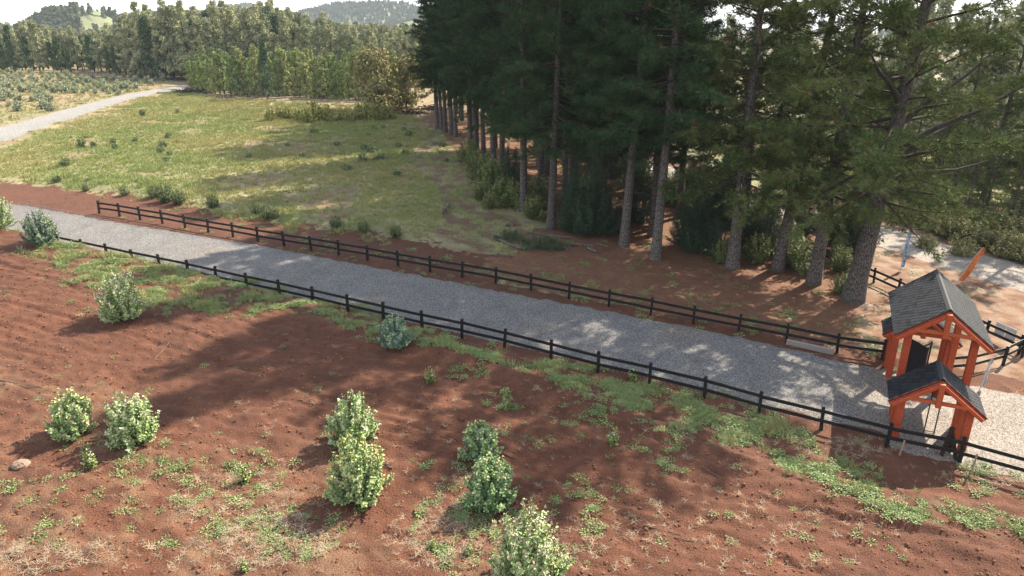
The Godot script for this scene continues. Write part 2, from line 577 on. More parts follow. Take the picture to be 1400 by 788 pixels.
func strip(called: String, lo: Array, hi: Array, across: int, lift: float, mt: Material, tint: Callable) -> void:
	var mb := MB.new()
	var rows := []
	var tints := []
	for i in lo.size():
		var row := PackedVector3Array()
		var tr := PackedColorArray()
		for k in across + 1:
			var f := float(k) / across
			var p: Vector2 = lo[i].lerp(hi[i], f)
			var l := lift if k > 0 and k < across else -0.03
			row.push_back(Vector3(p.x, base_h(p.x, p.y) + l + 0.03 * sin(f * PI), p.y))
			var c: Color = tint.call(p)
			tr.push_back(col(c.r, c.g, c.b))
		rows.push_back(row); tints.push_back(tr)
	var e1: Vector3 = rows[0][across] - rows[0][0]
	var e2: Vector3 = rows[1][0] - rows[0][0]
	if e2.cross(e1).y > 0.0:
		for i in rows.size():
			rows[i].reverse(); tints[i].reverse()
	for i in rows.size() - 1:
		for k in across:
			mb.v.append_array([rows[i][k], rows[i + 1][k + 1], rows[i][k + 1], rows[i][k], rows[i + 1][k], rows[i + 1][k + 1]])
			mb.c.append_array([tints[i][k], tints[i + 1][k + 1], tints[i][k + 1], tints[i][k], tints[i + 1][k], tints[i + 1][k + 1]])
			for q in 6: mb.n.push_back(Vector3.UP)
	struct(called, mb.mesh(), mt)

func hills() -> void:
	# [centre px, top px y, distance, half width px, name]
	for h in [[118, 27, 760.0, 175.0], [330, 13, 2300.0, 130.0], [500, 11, 1900.0, 230.0], [640, 27, 1700.0, 260.0], [-60, 42, 1200.0, 200.0], [1450, 30, 1500.0, 420.0], [240, 38, 1100.0, 190.0]]:
		var mb := MB.new()
		var d: float = h[2]
		var c := ray(h[0], 41.0) * d
		var top: float = EYE + (41.0 - h[1]) / FOC * d * 1.06
		var rx: float = h[3] / FOC * d
		var rz := rx * 0.9
		var nu := 48
		var pts := []
		for j in nu + 1:
			var row := PackedVector3Array()
			for i in nu + 1:
				var a := float(i) / nu * 2 - 1
				var b := float(j) / nu * 2 - 1
				var r := minf(1.0, Vector2(a, b).length())
				var y: float = (top + 14.0) * (0.5 + 0.5 * cos(r * PI)) * (1.0 + 0.22 * n_big.get_noise_2d(a * 22 + h[0], b * 22)) - 10.0
				row.push_back(Vector3(c.x + a * rx, y, c.z + b * rz))
			pts.push_back(row)
		for j in nu:
			for i in nu:
				var k := n_big.get_noise_2d(i * 1.7 + h[0], j * 1.7)
				var g := Color(0.12, 0.145, 0.08).lerp(Color(0.19, 0.19, 0.11), clampf(k + 0.5, 0, 1))
				mb.quad(pts[j][i], pts[j][i + 1], pts[j + 1][i + 1], pts[j + 1][i], col(g.r, g.g, g.b))
		struct("hill", mb.mesh(), M.far_leaf)

# ---------------------------------------------------------------- fences
func rail_fence(tops: Array, label: String, skip := []) -> void:
	# tops: Vector3 ground points of the posts
	var o := thing("rail_fence", label, "fence", tops[0], 0.0, "")
	for i in tops.size():
		var p: Vector3 = tops[i] - tops[0]
		var t := Transform3D(Basis.from_euler(Vector3(rng.randf_range(-0.05, 0.05), rng.randf() * 0.2 - 0.5, rng.randf_range(-0.05, 0.05))), p + Vector3(0, 0.38 + rng.randf_range(-0.02, 0.02), 0))
		part("post", M.post_mesh, M.black_paint, o, t)
		if i == 0 or i in skip: continue
		var q: Vector3 = tops[i - 1] - tops[0]
		for y in [0.52, 0.98]:
			var a: Vector3 = q + Vector3(0, y + rng.randf_range(-0.025, 0.025), 0)
			var b: Vector3 = p + Vector3(0, y + rng.randf_range(-0.025, 0.025), 0)
			var d := b - a
			var x := d.normalized()
			var zz := x.cross(Vector3.UP).normalized()
			part("rail", M.rail_mesh, M.black_paint, o, Transform3D(Basis(x * (d.length() / 2.7), zz.cross(x), zz), (a + b) * 0.5 + zz * 0.085))
func fences() -> void:
	var mb := MB.new()
	mb.box(Transform3D(), Vector3(0.075, 0.83, 0.075), 0.012, col(0.017, 0.016, 0.017))
	M.post_mesh = mb.mesh()
	mb = MB.new()
	mb.box(Transform3D(), Vector3(1.35, 0.085, 0.022), 0.006, col(0.016, 0.015, 0.017))
	M.rail_mesh = mb.mesh()
	var far := []
	for p in [[136, 292], [163.5, 296], [191.5, 301], [222, 306], [253, 312], [285, 318], [318.5, 324], [352.5, 330.3], [388, 336.5], [425, 342.6], [463, 349.2], [502.5, 356.2], [544, 364], [588, 372], [632, 379.6], [678, 387.8], [726, 397.5], [778, 408.5], [832.5, 419.6], [890, 431], [948, 443.5], [1010, 455.5], [1075, 468.5], [1144, 482.6], [1206, 492]]:
		far.push_back(at_plane(p[0], p[1]))
	rail_fence(far, "black two-rail timber fence between the gravel drive and the pine wood")
	var near := []
	for p in [[76, 319.5], [108.8, 326.7], [142.7, 333.3], [178, 340.8], [215, 348], [254, 355.7], [292.5, 364.3], [335, 373.3], [379.7, 382.3], [425.4, 391.7], [473.6, 402.3], [522.6, 413.2], [576, 425], [631, 436], [690, 449.5], [754, 465], [819, 480.7], [890, 496.7], [966, 514.8], [1042, 535.4], [1127.5, 556], [1219, 579], [1320, 599], [1424, 627]]:
		var r := ray(p[0], p[1])
		var k := 20.0
		for i in 12: k = (base_h(r.x * k, r.z * k) + 1.2 - EYE) / r.y
		near.push_back(Vector3(r.x * k, base_h(r.x * k, r.z * k), r.z * k))
	rail_fence(near, "black two-rail timber fence along the bare red field")
	var third := []
	for p in [[1085, 338], [1136, 362], [1194, 388], [1227, 403], [1262, 420], [1302, 440], [1347, 463], [1393, 484]]:
		third.push_back(at_plane(p[0], p[1]))
	rail_fence(third, "black two-rail timber fence beside the dirt road behind the gateway")
	var fourth := []
	for p in [[1393, 486], [1367, 499], [1324, 510], [1292, 513]]:
		fourth.push_back(at_plane(p[0], p[1]) + Vector3(0.12, 0, 0.1))
	rail_fence(fourth, "short black two-rail fence joining the gateway to the roadside fence")

# ---------------------------------------------------------------- the timber gateway
func gable(called: String, label: String, cat: String, R: float, N: float, hw: float, n0: float, n1: float, eave: float, ridge: float, posts: Array) -> Node3D:
	# local x runs along the drive, local z towards the field; n0, n1 are the roof's ends
	var g := xz(-R, N)
	var o := thing(called, label, cat, Vector3(g.x, base_h(g.x, g.y), g.y), atan2(-RZ, RX))
	var red := col(0.40, 0.068, 0.024)
	var red2 := col(0.40, 0.08, 0.028)
	var px := 1.30
	var slope := atan2(ridge - eave, hw)
	var eave_at := func(x: float): return ridge - (ridge - eave) * absf(x) / hw
	for z in posts:
		for sx in [-1.0, 1.0]:
			var mb := MB.new()
			mb.beam(Vector3(sx * px, -0.3, z), Vector3(sx * px, eave_at.call(px) - 0.16, z), 0.30, 0.30, vary(red, 0.08), Vector3.BACK, 0.02)
			part("post", mb.mesh(), M.stain, o)
	# wall plates along the posts
	for sx in [-1.0, 1.0]:
		var mb := MB.new()
		mb.beam(Vector3(sx * px, eave_at.call(px) - 0.25, n1 - 0.1), Vector3(sx * px, eave_at.call(px) - 0.25, n0 + 0.1), 0.16, 0.2, vary(red, 0.08))
		part("wall_plate", mb.mesh(), M.stain, o)
	# trusses
	var zs := [n0 + 0.16, n1 - 0.16] if posts.size() == 2 else posts
	for z in [n1 - 0.14, n0 + 0.14, (n0 + n1) * 0.5]:
		var mb := MB.new()
		mb.beam(Vector3(-1.12, eave_at.call(px) - 0.02, z), Vector3(1.12, eave_at.call(px) - 0.02, z), 0.12, 0.16, vary(red2, 0.08))
		part("tie_beam", mb.mesh(), M.stain, o)
		mb = MB.new()
		mb.beam(Vector3(0, eave_at.call(px) - 0.22, z + 0.02), Vector3(0, ridge - 0.12, z + 0.02), 0.22, 0.2, vary(red2, 0.08), Vector3.BACK)
		part("king_post", mb.mesh(), M.stain, o)
		for sx in [-1.0, 1.0]:
			mb = MB.new()
			mb.beam(Vector3(0, ridge - 0.2, z - 0.01), Vector3(sx * (hw - 0.1), eave - 0.1, z - 0.01), 0.12, 0.15, vary(red, 0.08))
			part("rafter", mb.mesh(), M.stain, o)
	for f in [0.35, 0.7]:
		for sx in [-1.0, 1.0]:
			var mb := MB.new()
			mb.beam(Vector3(sx * hw * f, lerpf(ridge, eave, f) - 0.085, n1 - 0.04), Vector3(sx * hw * f, lerpf(ridge, eave, f) - 0.085, n0 + 0.04), 0.10, 0.10, vary(red, 0.08))
			part("purlin", mb.mesh(), M.stain, o)
	# bargeboards
	for z in [n0 - 0.022, n1 + 0.022]:
		for sx in [-1.0, 1.0]:
			var mb := MB.new()
			mb.beam(Vector3(sx * 0.012, ridge - 0.10, z), Vector3(sx * (hw + 0.02), eave - 0.10, z), 0.04, 0.24, vary(red2, 0.06))
			part("bargeboard", mb.mesh(), M.stain, o)
	# roof slopes with their shingle tabs
	var ln := sqrt(hw * hw + (ridge - eave) * (ridge - eave))
	for sx in [-1.0, 1.0]:
		var down := Vector3(sx * hw, eave - ridge, 0).normalized()
		var up := Vector3(sx * (ridge - eave), hw, 0).normalized()
		var mb := MB.new()
		var c0 := Vector3(0, ridge, (n0 + n1) * 0.5) + down * ln * 0.5 + up * 0.0
		mb.box(Transform3D(Basis(down, up, Vector3.BACK * signf(down.cross(up).z)), c0), Vector3(ln * 0.5 + 0.03, 0.03, absf(n0 - n1) * 0.5), 0.006, col(0.012, 0.013, 0.016))
		var deck := part("roof_slope", mb.mesh(), M.shingle, o)
		mb = MB.new()
		var rows := int(ln / 0.2)
		for r in rows:
			var z := minf(n0, n1) - (0.15 if r % 2 else 0.0)
			while z < maxf(n0, n1) - 0.02:
				var wd := 0.36
				var z0 := maxf(z, minf(n0, n1) + 0.004)
				var z1 := minf(z + wd - 0.06, maxf(n0, n1) - 0.004)
				z += wd
				if z1 - z0 < 0.05: continue
				var cs := vary(col(0.022, 0.026, 0.035), 0.22)
				if rng.randf() < 0.22: cs = cs * 0.45
				var q := Vector3(0, ridge, (z0 + z1) * 0.5) + down * (ln * (r + 0.5) / rows) + up * 0.047
				var bs := Basis(down, up, Vector3.BACK * signf(down.cross(up).z)) * Basis(Vector3.BACK, -0.06 * signf(down.cross(up).z))
				mb.box(Transform3D(bs, q), Vector3(0.112, 0.01, (z1 - z0) * 0.5), 0.003, cs)
		var sh := part("shingles", mb.mesh(), M.shingle, deck)
		sh.set_meta("kind", "stuff")
	var mc := MB.new()
	for sx in [-1.0, 1.0]:
		var down := Vector3(sx * hw, eave - ridge, 0).normalized()
		mc.beam(Vector3(0, ridge + 0.085, n0) + down * 0.075, Vector3(0, ridge + 0.085, n1) + down * 0.075, 0.16, 0.012, col(0.05, 0.053, 0.06), Vector3(sx * (ridge - eave), hw, 0).normalized(), 0.004)
	part("ridge_cap", mc.mesh(), M.shingle, o)
	return o
func gateway() -> void:
	gable("timber_gateway", "tall red timber gateway with dark shingled gable roof across the drive", "gateway", 3.73, -4.2, 1.91, 2.95, -3.1, 4.33, 5.84, [2.4, -2.0])
	gable("gate_shelter", "low red timber gable shelter at the fence beside the field", "shelter", 3.72, -8.2, 1.80, 0.95, -1.05, 2.02, 3.42, [0.62, -0.72])
	gable("gate_shelter", "low red timber gable shelter behind the gateway, at the wood side of the drive", "shelter", 3.72, -0.2, 1.80, 1.0, -1.0, 2.02, 3.42, [0.68, -0.66])
	# black gate leaves standing open under the gateway
	var k := col(0.012, 0.012, 0.013)
	var a := xz(-3.08, -1.75)
	var b := xz(-3.85, -2.75)
	var pa := Vector3(a.x, base_h(a.x, a.y), a.y)
	var o := thing("gate_leaf", "black boarded gate leaf standing open under the gateway", "gate", pa)
	var d := Vector3(b.x - a.x, 0, b.y - a.y)
	var mb := MB.new()
	for i in 8:
		mb = MB.new()
		var p := d * ((i + 0.5) / 8.0)
		var sd := d.normalized().cross(Vector3.UP)
		mb.box(Transform3D(Basis(d.normalized(), Vector3.UP, sd), p + Vector3(0, 1.18, 0)), Vector3(d.length() / 16.0 - 0.004, 1.06, 0.012), 0.004, k)
		part("board", mb.mesh(), M.metal, o)
	mb = MB.new()
	for y in [0.12, 1.2, 2.2]: mb.beam(Vector3(0, y, 0) - d.cross(Vector3.UP).normalized() * 0.04, d + Vector3(0, y, 0) - d.cross(Vector3.UP).normalized() * 0.04, 0.05, 0.05, k)
	for f in [0.0, 1.0]: mb.beam(d * f + Vector3(0, 0.08, 0) - d.cross(Vector3.UP).normalized() * 0.042, d * f + Vector3(0, 2.26, 0) - d.cross(Vector3.UP).normalized() * 0.042, 0.06, 0.06, k, Vector3.BACK)
	part("frame", mb.mesh(), M.metal, o)
	a = xz(-3.75, -1.3); b = xz(-4.3, -0.5)
	pa = Vector3(a.x, base_h(a.x, a.y), a.y)
	d = Vector3(b.x - a.x, 0, b.y - a.y)
	o = thing("gate_leaf", "black open-framed gate leaf with crossed braces under the gateway", "gate", pa)
	mb = MB.new()
	for y in [0.15, 1.65]: mb.beam(Vector3(0, y, 0), d + Vector3(0, y, 0), 0.06, 0.08, k)
	for f in [0.0, 1.0]: mb.beam(d * f + Vector3(0, 0.02, 0), d * f + Vector3(0, 1.75, 0), 0.07, 0.07, k, Vector3.BACK)
	part("frame", mb.mesh(), M.metal, o)
	for q in [[0.0, 1.0], [1.0, 0.0]]:
		mb = MB.new()
		mb.beam(d * q[0] + Vector3(0, 0.17, 0.002 * q[0]), d * q[1] + Vector3(0, 1.62, 0.002), 0.04, 0.05, col(0.02, 0.018, 0.016))
		part("brace", mb.mesh(), M.metal, o)
	# narrow dark frame inside the low shelter
	var c := at_plane(1270, 593)
	o = thing("wicket_frame", "narrow dark metal wicket frame standing in the low shelter", "gate", c, atan2(-RZ, RX))
	for x in [-0.2, 0.2]:
		mb = MB.new()
		mb.beam(Vector3(x, -0.05, 0), Vector3(x, 2.0, 0), 0.05, 0.05, col(0.03, 0.018, 0.014), Vector3.BACK)
		part("upright", mb.mesh(), M.metal, o)
	for y in [0.12, 1.85]:
		mb = MB.new()
		mb.beam(Vector3(-0.18, y, 0), Vector3(0.18, y, 0), 0.04, 0.04, col(0.03, 0.018, 0.014))
		part("crossbar", mb.mesh(), M.metal, o)
	# dark trestle leaning inside the low shelter
	c = at_plane(1292, 622)
	o = thing("trestle", "dark brown wooden trestle standing behind the fence in the low shelter", "trestle", c, 0.5)
	for q in [[-0.28, 0.05, 0.0], [0.30, 0.1, 0.0], [0.0, 0.0, 0.5]]:
		mb = MB.new()
		mb.beam(Vector3(q[0], -0.02, q[2]), Vector3(q[1], 1.35, 0.02), 0.07, 0.16, col(0.05, 0.022, 0.014), Vector3.BACK)
		part("leg", mb.mesh(), M.old_wood, o)
	mb = MB.new()
	mb.beam(Vector3(-0.2, 0.55, 0.05), Vector3(0.24, 0.55, 0.05), 0.05, 0.09, col(0.05, 0.022, 0.014))
	part("crossbar", mb.mesh(), M.old_wood, o)

# ---------------------------------------------------------------- trees
func pine_meshes(sd: int, H: float, r0: float, cb: float, cr: float, nb: int, cg: Color, cg2: Color, lean := Vector2.ZERO, open := 0.0, bough := 1.0) -> Array:
	rng.seed = sd
	var tk := MB.new()
	var lb := MB.new()
	var cw := MB.new()
	var barkc := vary(col(0.20, 0.172, 0.158), 0.15)
	var path := PackedVector3Array()
	var rad := PackedFloat32Array()
	for i in 15:
		var f := i / 14.0
		path.push_back(Vector3(lean.x * f * H + 0.12 * sin(f * 5 + sd) * f, f * H - 0.3, lean.y * f * H + 0.12 * cos(f * 4 + sd) * f))
		rad.push_back(r0 * (1.0 - 0.9 * f) * (1.28 if i == 0 else 1.0))
	tk.tube(path, rad, 12, barkc, true, col(0.10, 0.075, 0.06))
	var on := func(y: float): return Vector3(lean.x * y, y, lean.y * y)
	# dead sticks under the crown
	for i in 22:
		var y := cb * rng.randf_range(0.3, 1.1)
		var a := rng.randf() * TAU
		var d := Vector3(cos(a), rng.randf_range(-0.2, 0.35), sin(a))
		var l := rng.randf_range(0.7, 2.6)
		var p: Vector3 = on.call(y)
		lb.tube(PackedVector3Array([p, p + d * l * 0.5 + Vector3(0, 0.1, 0), p + d * l + Vector3(0, rng.randf_range(-0.4, 0.3), 0)]), PackedFloat32Array([0.03, 0.018, 0.006]), 3, col(0.17, 0.14, 0.125), false)
	for i in nb:
		var f := pow((i + rng.randf()) / nb, 1.15)
		var y := cb + (H - cb) * f * 0.99
		var a := i * 2.39996 + rng.randf_range(-0.4, 0.4)
		var prof := (0.12 + 0.88 * pow(1.0 - f, 0.75)) * (0.75 + 0.25 * smoothstep(0.0, 0.12, f))
		var l := cr * prof * rng.randf_range(0.45, 1.2)
		var d := Vector3(cos(a), lerpf(-0.12, 0.55, f) + rng.randf_range(-0.35, 0.4) * (1.0 + open), sin(a)).normalized()
		var p0: Vector3 = on.call(y)
		var p1 := p0 + d * l * 0.5 + Vector3(0, rng.randf_range(-0.14, 0.1) * l, 0) + rv(0.05 * l)
		var p2 := p0 + d * l + Vector3(0, -0.06 * l + rng.randf_range(0.0, 0.5), 0)
		lb.tube(PackedVector3Array([p0, p1, p2]), PackedFloat32Array([0.035 + 0.012 * l, 0.012 + 0.006 * l, 0.008]), 4, col(0.10, 0.075, 0.06), false)
		var nt := int((5 + l * 2.0) * rng.randf_range(0.35, 1.5) * bough)
		var tone := rng.randf()
		for k in nt:
			if rng.randf() < open: continue
			var u := 1.0 - 0.75 * pow((k + rng.randf()) / nt, 1.4)
			var q := (p0.lerp(p1, u * 2) if u < 0.5 else p1.lerp(p2, u * 2 - 1))
			var side := d.cross(Vector3.UP).normalized() * (1.0 if k % 2 else -1.0)
			var td := (d * rng.randf_range(0.3, 1.0) + side * rng.randf_range(0.2, 1.0) + Vector3(0, rng.randf_range(-0.35, 0.45), 0)).normalized()
			var tl := (0.45 + 0.30 * l * (1.15 - u)) * rng.randf_range(0.6, 1.1)
			var ntf := int(3 + tl * 3.4)
			for m in ntf:
				var c := q + td * tl * (m + 0.6) / ntf + rv(0.14) - Vector3(0, 0.12 * tl * m / ntf, 0)
				var cc := vary(cg.lerp(cg2, clampf(tone * 0.6 + rng.randf() * 0.5, 0, 1)), 0.25)
				if rng.randf() < 0.03: cc = col(0.13, 0.065, 0.03)
				for b in 8:
					var e := (td * 0.75 + rv(0.85)).normalized()
					var w := e.cross(rv()).normalized() * rng.randf_range(0.017, 0.03)
					cw.tri(c - w, c + w, c + e * rng.randf_range(0.26, 0.52), cc)
	return [tk.mesh(), lb.mesh(), cw.mesh()]
func tree(called: String, ms: Array, label: String, at_: Vector3, turn: float, sc: Vector3, group: String, leafm := "needle") -> Node3D:
	var o := thing(called, label, "tree", at_, turn, group)
	o.scale = sc
	if called == "pine_tree": o.rotation += Vector3(rng.randf_range(-0.025, 0.025), 0, rng.randf_range(-0.025, 0.025))
	part("trunk", ms[0], M.bark, o)
	if ms.size() > 2: part("branches", ms[1], M.bark, o)
	part("crown", ms[ms.size() - 1], M[leafm], o)
	return o
func wood() -> void:
	var dk := col(0.026, 0.05, 0.022)
	var dk2 := col(0.055, 0.092, 0.04)
	var ol := col(0.055, 0.085, 0.03)
	var ol2 := col(0.14, 0.165, 0.06)
	var high := [pine_meshes(11, 33, 0.40, 8.0, 5.3, 165, dk, dk2), pine_meshes(12, 32, 0.34, 9.0, 5.0, 165, dk, dk2), pine_meshes(13, 34, 0.38, 7.0, 5.5, 170, dk, dk2)]
	var low := [pine_meshes(21, 31, 0.46, 6.0, 6.0, 95, dk, ol2, Vector2(0.03, 0.0), 0.2, 1.7), pine_meshes(22, 30, 0.42, 5.6, 5.8, 95, ol, ol2, Vector2(0.05, 0.0), 0.25, 1.7)]
	var big := pine_meshes(31, 30, 0.66, 6.4, 8.6, 95, ol, ol2, Vector2(0.075, 0.0), 0.3, 2.2)
	var slim := [pine_meshes(41, 26, 0.40, 4.0, 5.4, 70, ol, ol2, Vector2(0.02, 0.0), 0.4, 2.0)]
	# thick limbs of the big leaning pine
	var lb := MB.new()
	rng.seed = 77
	for q in [[9.0, -0.25, 7.0, 0.5], [10.0, 0.25, 8.0, 0.55], [8.2, 0.0, 7.0, 0.12], [11.5, -0.1, 7.5, 0.7], [13.0, 2.6, 5.5, 0.6]]:
		var p := Vector3(0.075 * q[0], q[0], 0)
		var d := Vector3(cos(q[1]), q[3], sin(q[1])).normalized()
		lb.tube(PackedVector3Array([p, p + d * q[2] * 0.35 + Vector3(0, 0.2, 0), p + d * q[2] * 0.7, p + d * q[2] + Vector3(0, 0.3, 0)]), PackedFloat32Array([0.22, 0.16, 0.11, 0.04]), 8, col(0.10, 0.08, 0.068))
	rng.seed = 501
	# trees of the edge, one by one: pixel of the foot, meshes, turn, scale
	var g := "pines at the edge of the wood"
	var bare := "straight pine with long bare grey trunk at the edge of the wood"
	for e in [[853, 337, 0, 0.6, 1.0, "grey-trunked pine at the wood's edge beside the dense dark undergrowth"], [896, 355, 1, 1.9, 1.12, "straight pale-trunked pine with bare side sticks, foremost at the wood's edge"], [753, 314, 2, 2.7, 0.98, "grey-trunked pine standing right behind the heap of cut branches"], [716, 289, 0, 4.1, 0.95, bare], [738, 267, 1, 5.0, 1.0, bare], [686, 233, 2, 0.2, 0.95, bare], [674, 226, 0, 1.1, 0.96, bare], [661, 215, 1, 3.3, 1.0, bare], [652, 209, 2, 1.4, 0.92, bare], [644, 206, 0, 2.2, 0.95, bare], [623, 187, 1, 0.9, 0.95, bare], [617, 184, 0, 1.7, 0.9, bare], [609, 181, 2, 5.5, 0.92, bare], [604, 179, 1, 4.4, 0.9, bare], [598, 177, 0, 3.9, 0.95, bare], [892, 322, 2, 3.0, 1.0, "dark-trunked pine standing just behind the foremost pale-trunked pine"], [780, 290, 1, 2.5, 0.95, bare], [815, 300, 0, 5.2, 0.95, bare]]:
		tree("pine_tree", high[e[2]], e[5], at(e[0], e[1]) - Vector3(0, 0.05, 0), e[3], Vector3.ONE * e[4], g)
	for e in [[1001, 366, 0, 0.1, 1.0, "pine with pale trunk and foliage hanging low, beside a darker trunk"], [1014, 340, 1, 2.4, 1.05, "pine with dark trunk close behind a pale-trunked pine"], [1063, 369, 1, -0.2, 1.05, "dark leaning pine with undergrowth round its foot"], [1112, 388, 0, 0.15, 1.0, "slender leaning pine next to the big leaning pine"]]:
		tree("pine_tree", low[e[2]], e[5], at(e[0], e[1]) - Vector3(0, 0.05, 0), e[3], Vector3.ONE * e[4], g)
	var bt := tree("pine_tree", big, "big thick-trunked pine leaning over the gateway, with heavy limbs", at(1165, 412) - Vector3(0, 0.05, 0), 0.1, Vector3.ONE, g)
	part("limbs", lb.mesh(), M.bark, bt)
	# the rows behind
	rng.seed = 502
	var edge := [Vector2(23, -45), Vector2(17, -52.5), Vector2(9.5, -56.5), Vector2(3.4, -61), Vector2(0, -76), Vector2(-2.5, -88), Vector2(-6, -99), Vector2(-11.5, -117), Vector2(-15, -132), Vector2(-18, -150)]
	var done := []
	for i in edge.size() - 1:
		var a: Vector2 = edge[i]
		var b: Vector2 = edge[i + 1]
		var d := (b - a).normalized()
		var nrm := Vector2(-d.y, d.x)
		if nrm.x < 0: nrm = -nrm
		var l := 0.0
		while l < a.distance_to(b):
			for w in [5.0, 9.5, 14.0]:
				var p: Vector2 = a + d * (l + rng.randf_range(-1.2, 1.2)) + nrm * (w + rng.randf_range(-1.5, 1.5))
				if on_dirt(p.x, p.y) > -0.8: continue
				if p.x > 18 and p.y > -58: continue
				var ok := true
				for q in done:
					if q.distance_to(p) < 3.2: ok = false
				if not ok or rng.randf() < 0.28: continue
				done.push_back(p)
				var k := rng.randi() % 3
				tree("pine_tree", high[k], "tall dark pine standing inside the wood behind its edge row", Vector3(p.x, ground(p.x, p.y) - 0.05, p.y), rng.randf() * TAU, Vector3.ONE * rng.randf_range(0.86, 1.02), "pines inside the wood")
			l += 5.0
	# trees on the other side of the dirt road
	for e in [[1277, 292, 0, 0.42], [1318, 312, 1, 0.50], [1376, 325, 0, 0.45], [1344, 300, 1, 0.38], [1240, 270, 0, 0.5], [1405, 290, 1, 0.62], [1180, 255, 1, 0.55], [1340, 285, 0, 0.85], [1430, 330, 1, 0.9], [1395, 300, 1, 0.8], [1300, 280, 0, 0.75], [1450, 300, 0, 0.95]]:
		var q := at(e[0], e[1])
		tree("pine_tree", slim[0], "young slender pine on the far side of the dirt road", q - Vector3(0, 0.03, 0), rng.randf() * TAU, Vector3(e[3] * 0.9, e[3], e[3] * 0.9), "young pines across the dirt road")

func euc_meshes(sd: int, H: float, cr: float, cb: float, nclump: int, per: int, leafl: float, c1: Color, c2: Color, cone := 0.0) -> Array:
	rng.seed = sd
	var tk := MB.new()
	var cw := MB.new()
	tk.tube(PackedVector3Array([Vector3(0, -0.2, 0), Vector3(0.1, H * 0.45, 0.1), Vector3(0, H * 0.93, 0)]), PackedFloat32Array([0.02 * H, 0.012 * H, 0.02]), 6, col(0.20, 0.17, 0.14), false)
	for i in nclump:
		var f := rng.randf()
		var y := lerpf(cb, H, f)
		var prof := lerpf(sqrt(maxf(0.02, sin(PI * clampf(0.12 + 0.86 * f, 0, 1)))), 1.05 - f, cone)
		var a := rng.randf() * TAU
		var r := cr * prof * sqrt(rng.randf())
		var p := Vector3(cos(a) * r, y, sin(a) * r)
		if r > 0.3 * cr and i % 3 == 0:
			tk.tube(PackedVector3Array([Vector3(0, maxf(y - r * 0.9, H * 0.15), 0), p]), PackedFloat32Array([0.006 * H, 0.01]), 3, col(0.17, 0.14, 0.115), false)
		var cs := cr * rng.randf_range(0.16, 0.32)
		var cc := c1.lerp(c2, rng.randf())
		for k in per:
			var q := rv()
			q = q.normalized() * pow(rng.randf(), 0.4) * cs
			var e := (q.normalized() * 0.6 + Vector3(0, -0.5, 0) + rv(0.6)).normalized()
			var w := e.cross(rv()).normalized() * leafl * rng.randf_range(0.2, 0.36)
			cw.tri(p + q - w, p + q + w, p + q + e * leafl * rng.randf_range(0.7, 1.3), vary(cc, 0.22))
	return [tk.mesh(), cw.mesh()]
func tall_at(u: float) -> float:      # how tall the far wood stands along its front
	var k := [[-100, 0.66], [20, 0.66], [60, 0.60], [95, 0.52], [150, 0.55], [185, 0.80], [230, 0.92], [330, 0.92], [390, 0.92], [430, 0.75], [480, 0.68], [680, 0.62]]
	for i in k.size() - 1:
		if u <= k[i + 1][0]: return 0.9 * lerpf(k[i][1], k[i + 1][1], clampf((u - k[i][0]) / (k[i + 1][0] - k[i][0]), 0, 1))
	return 0.56
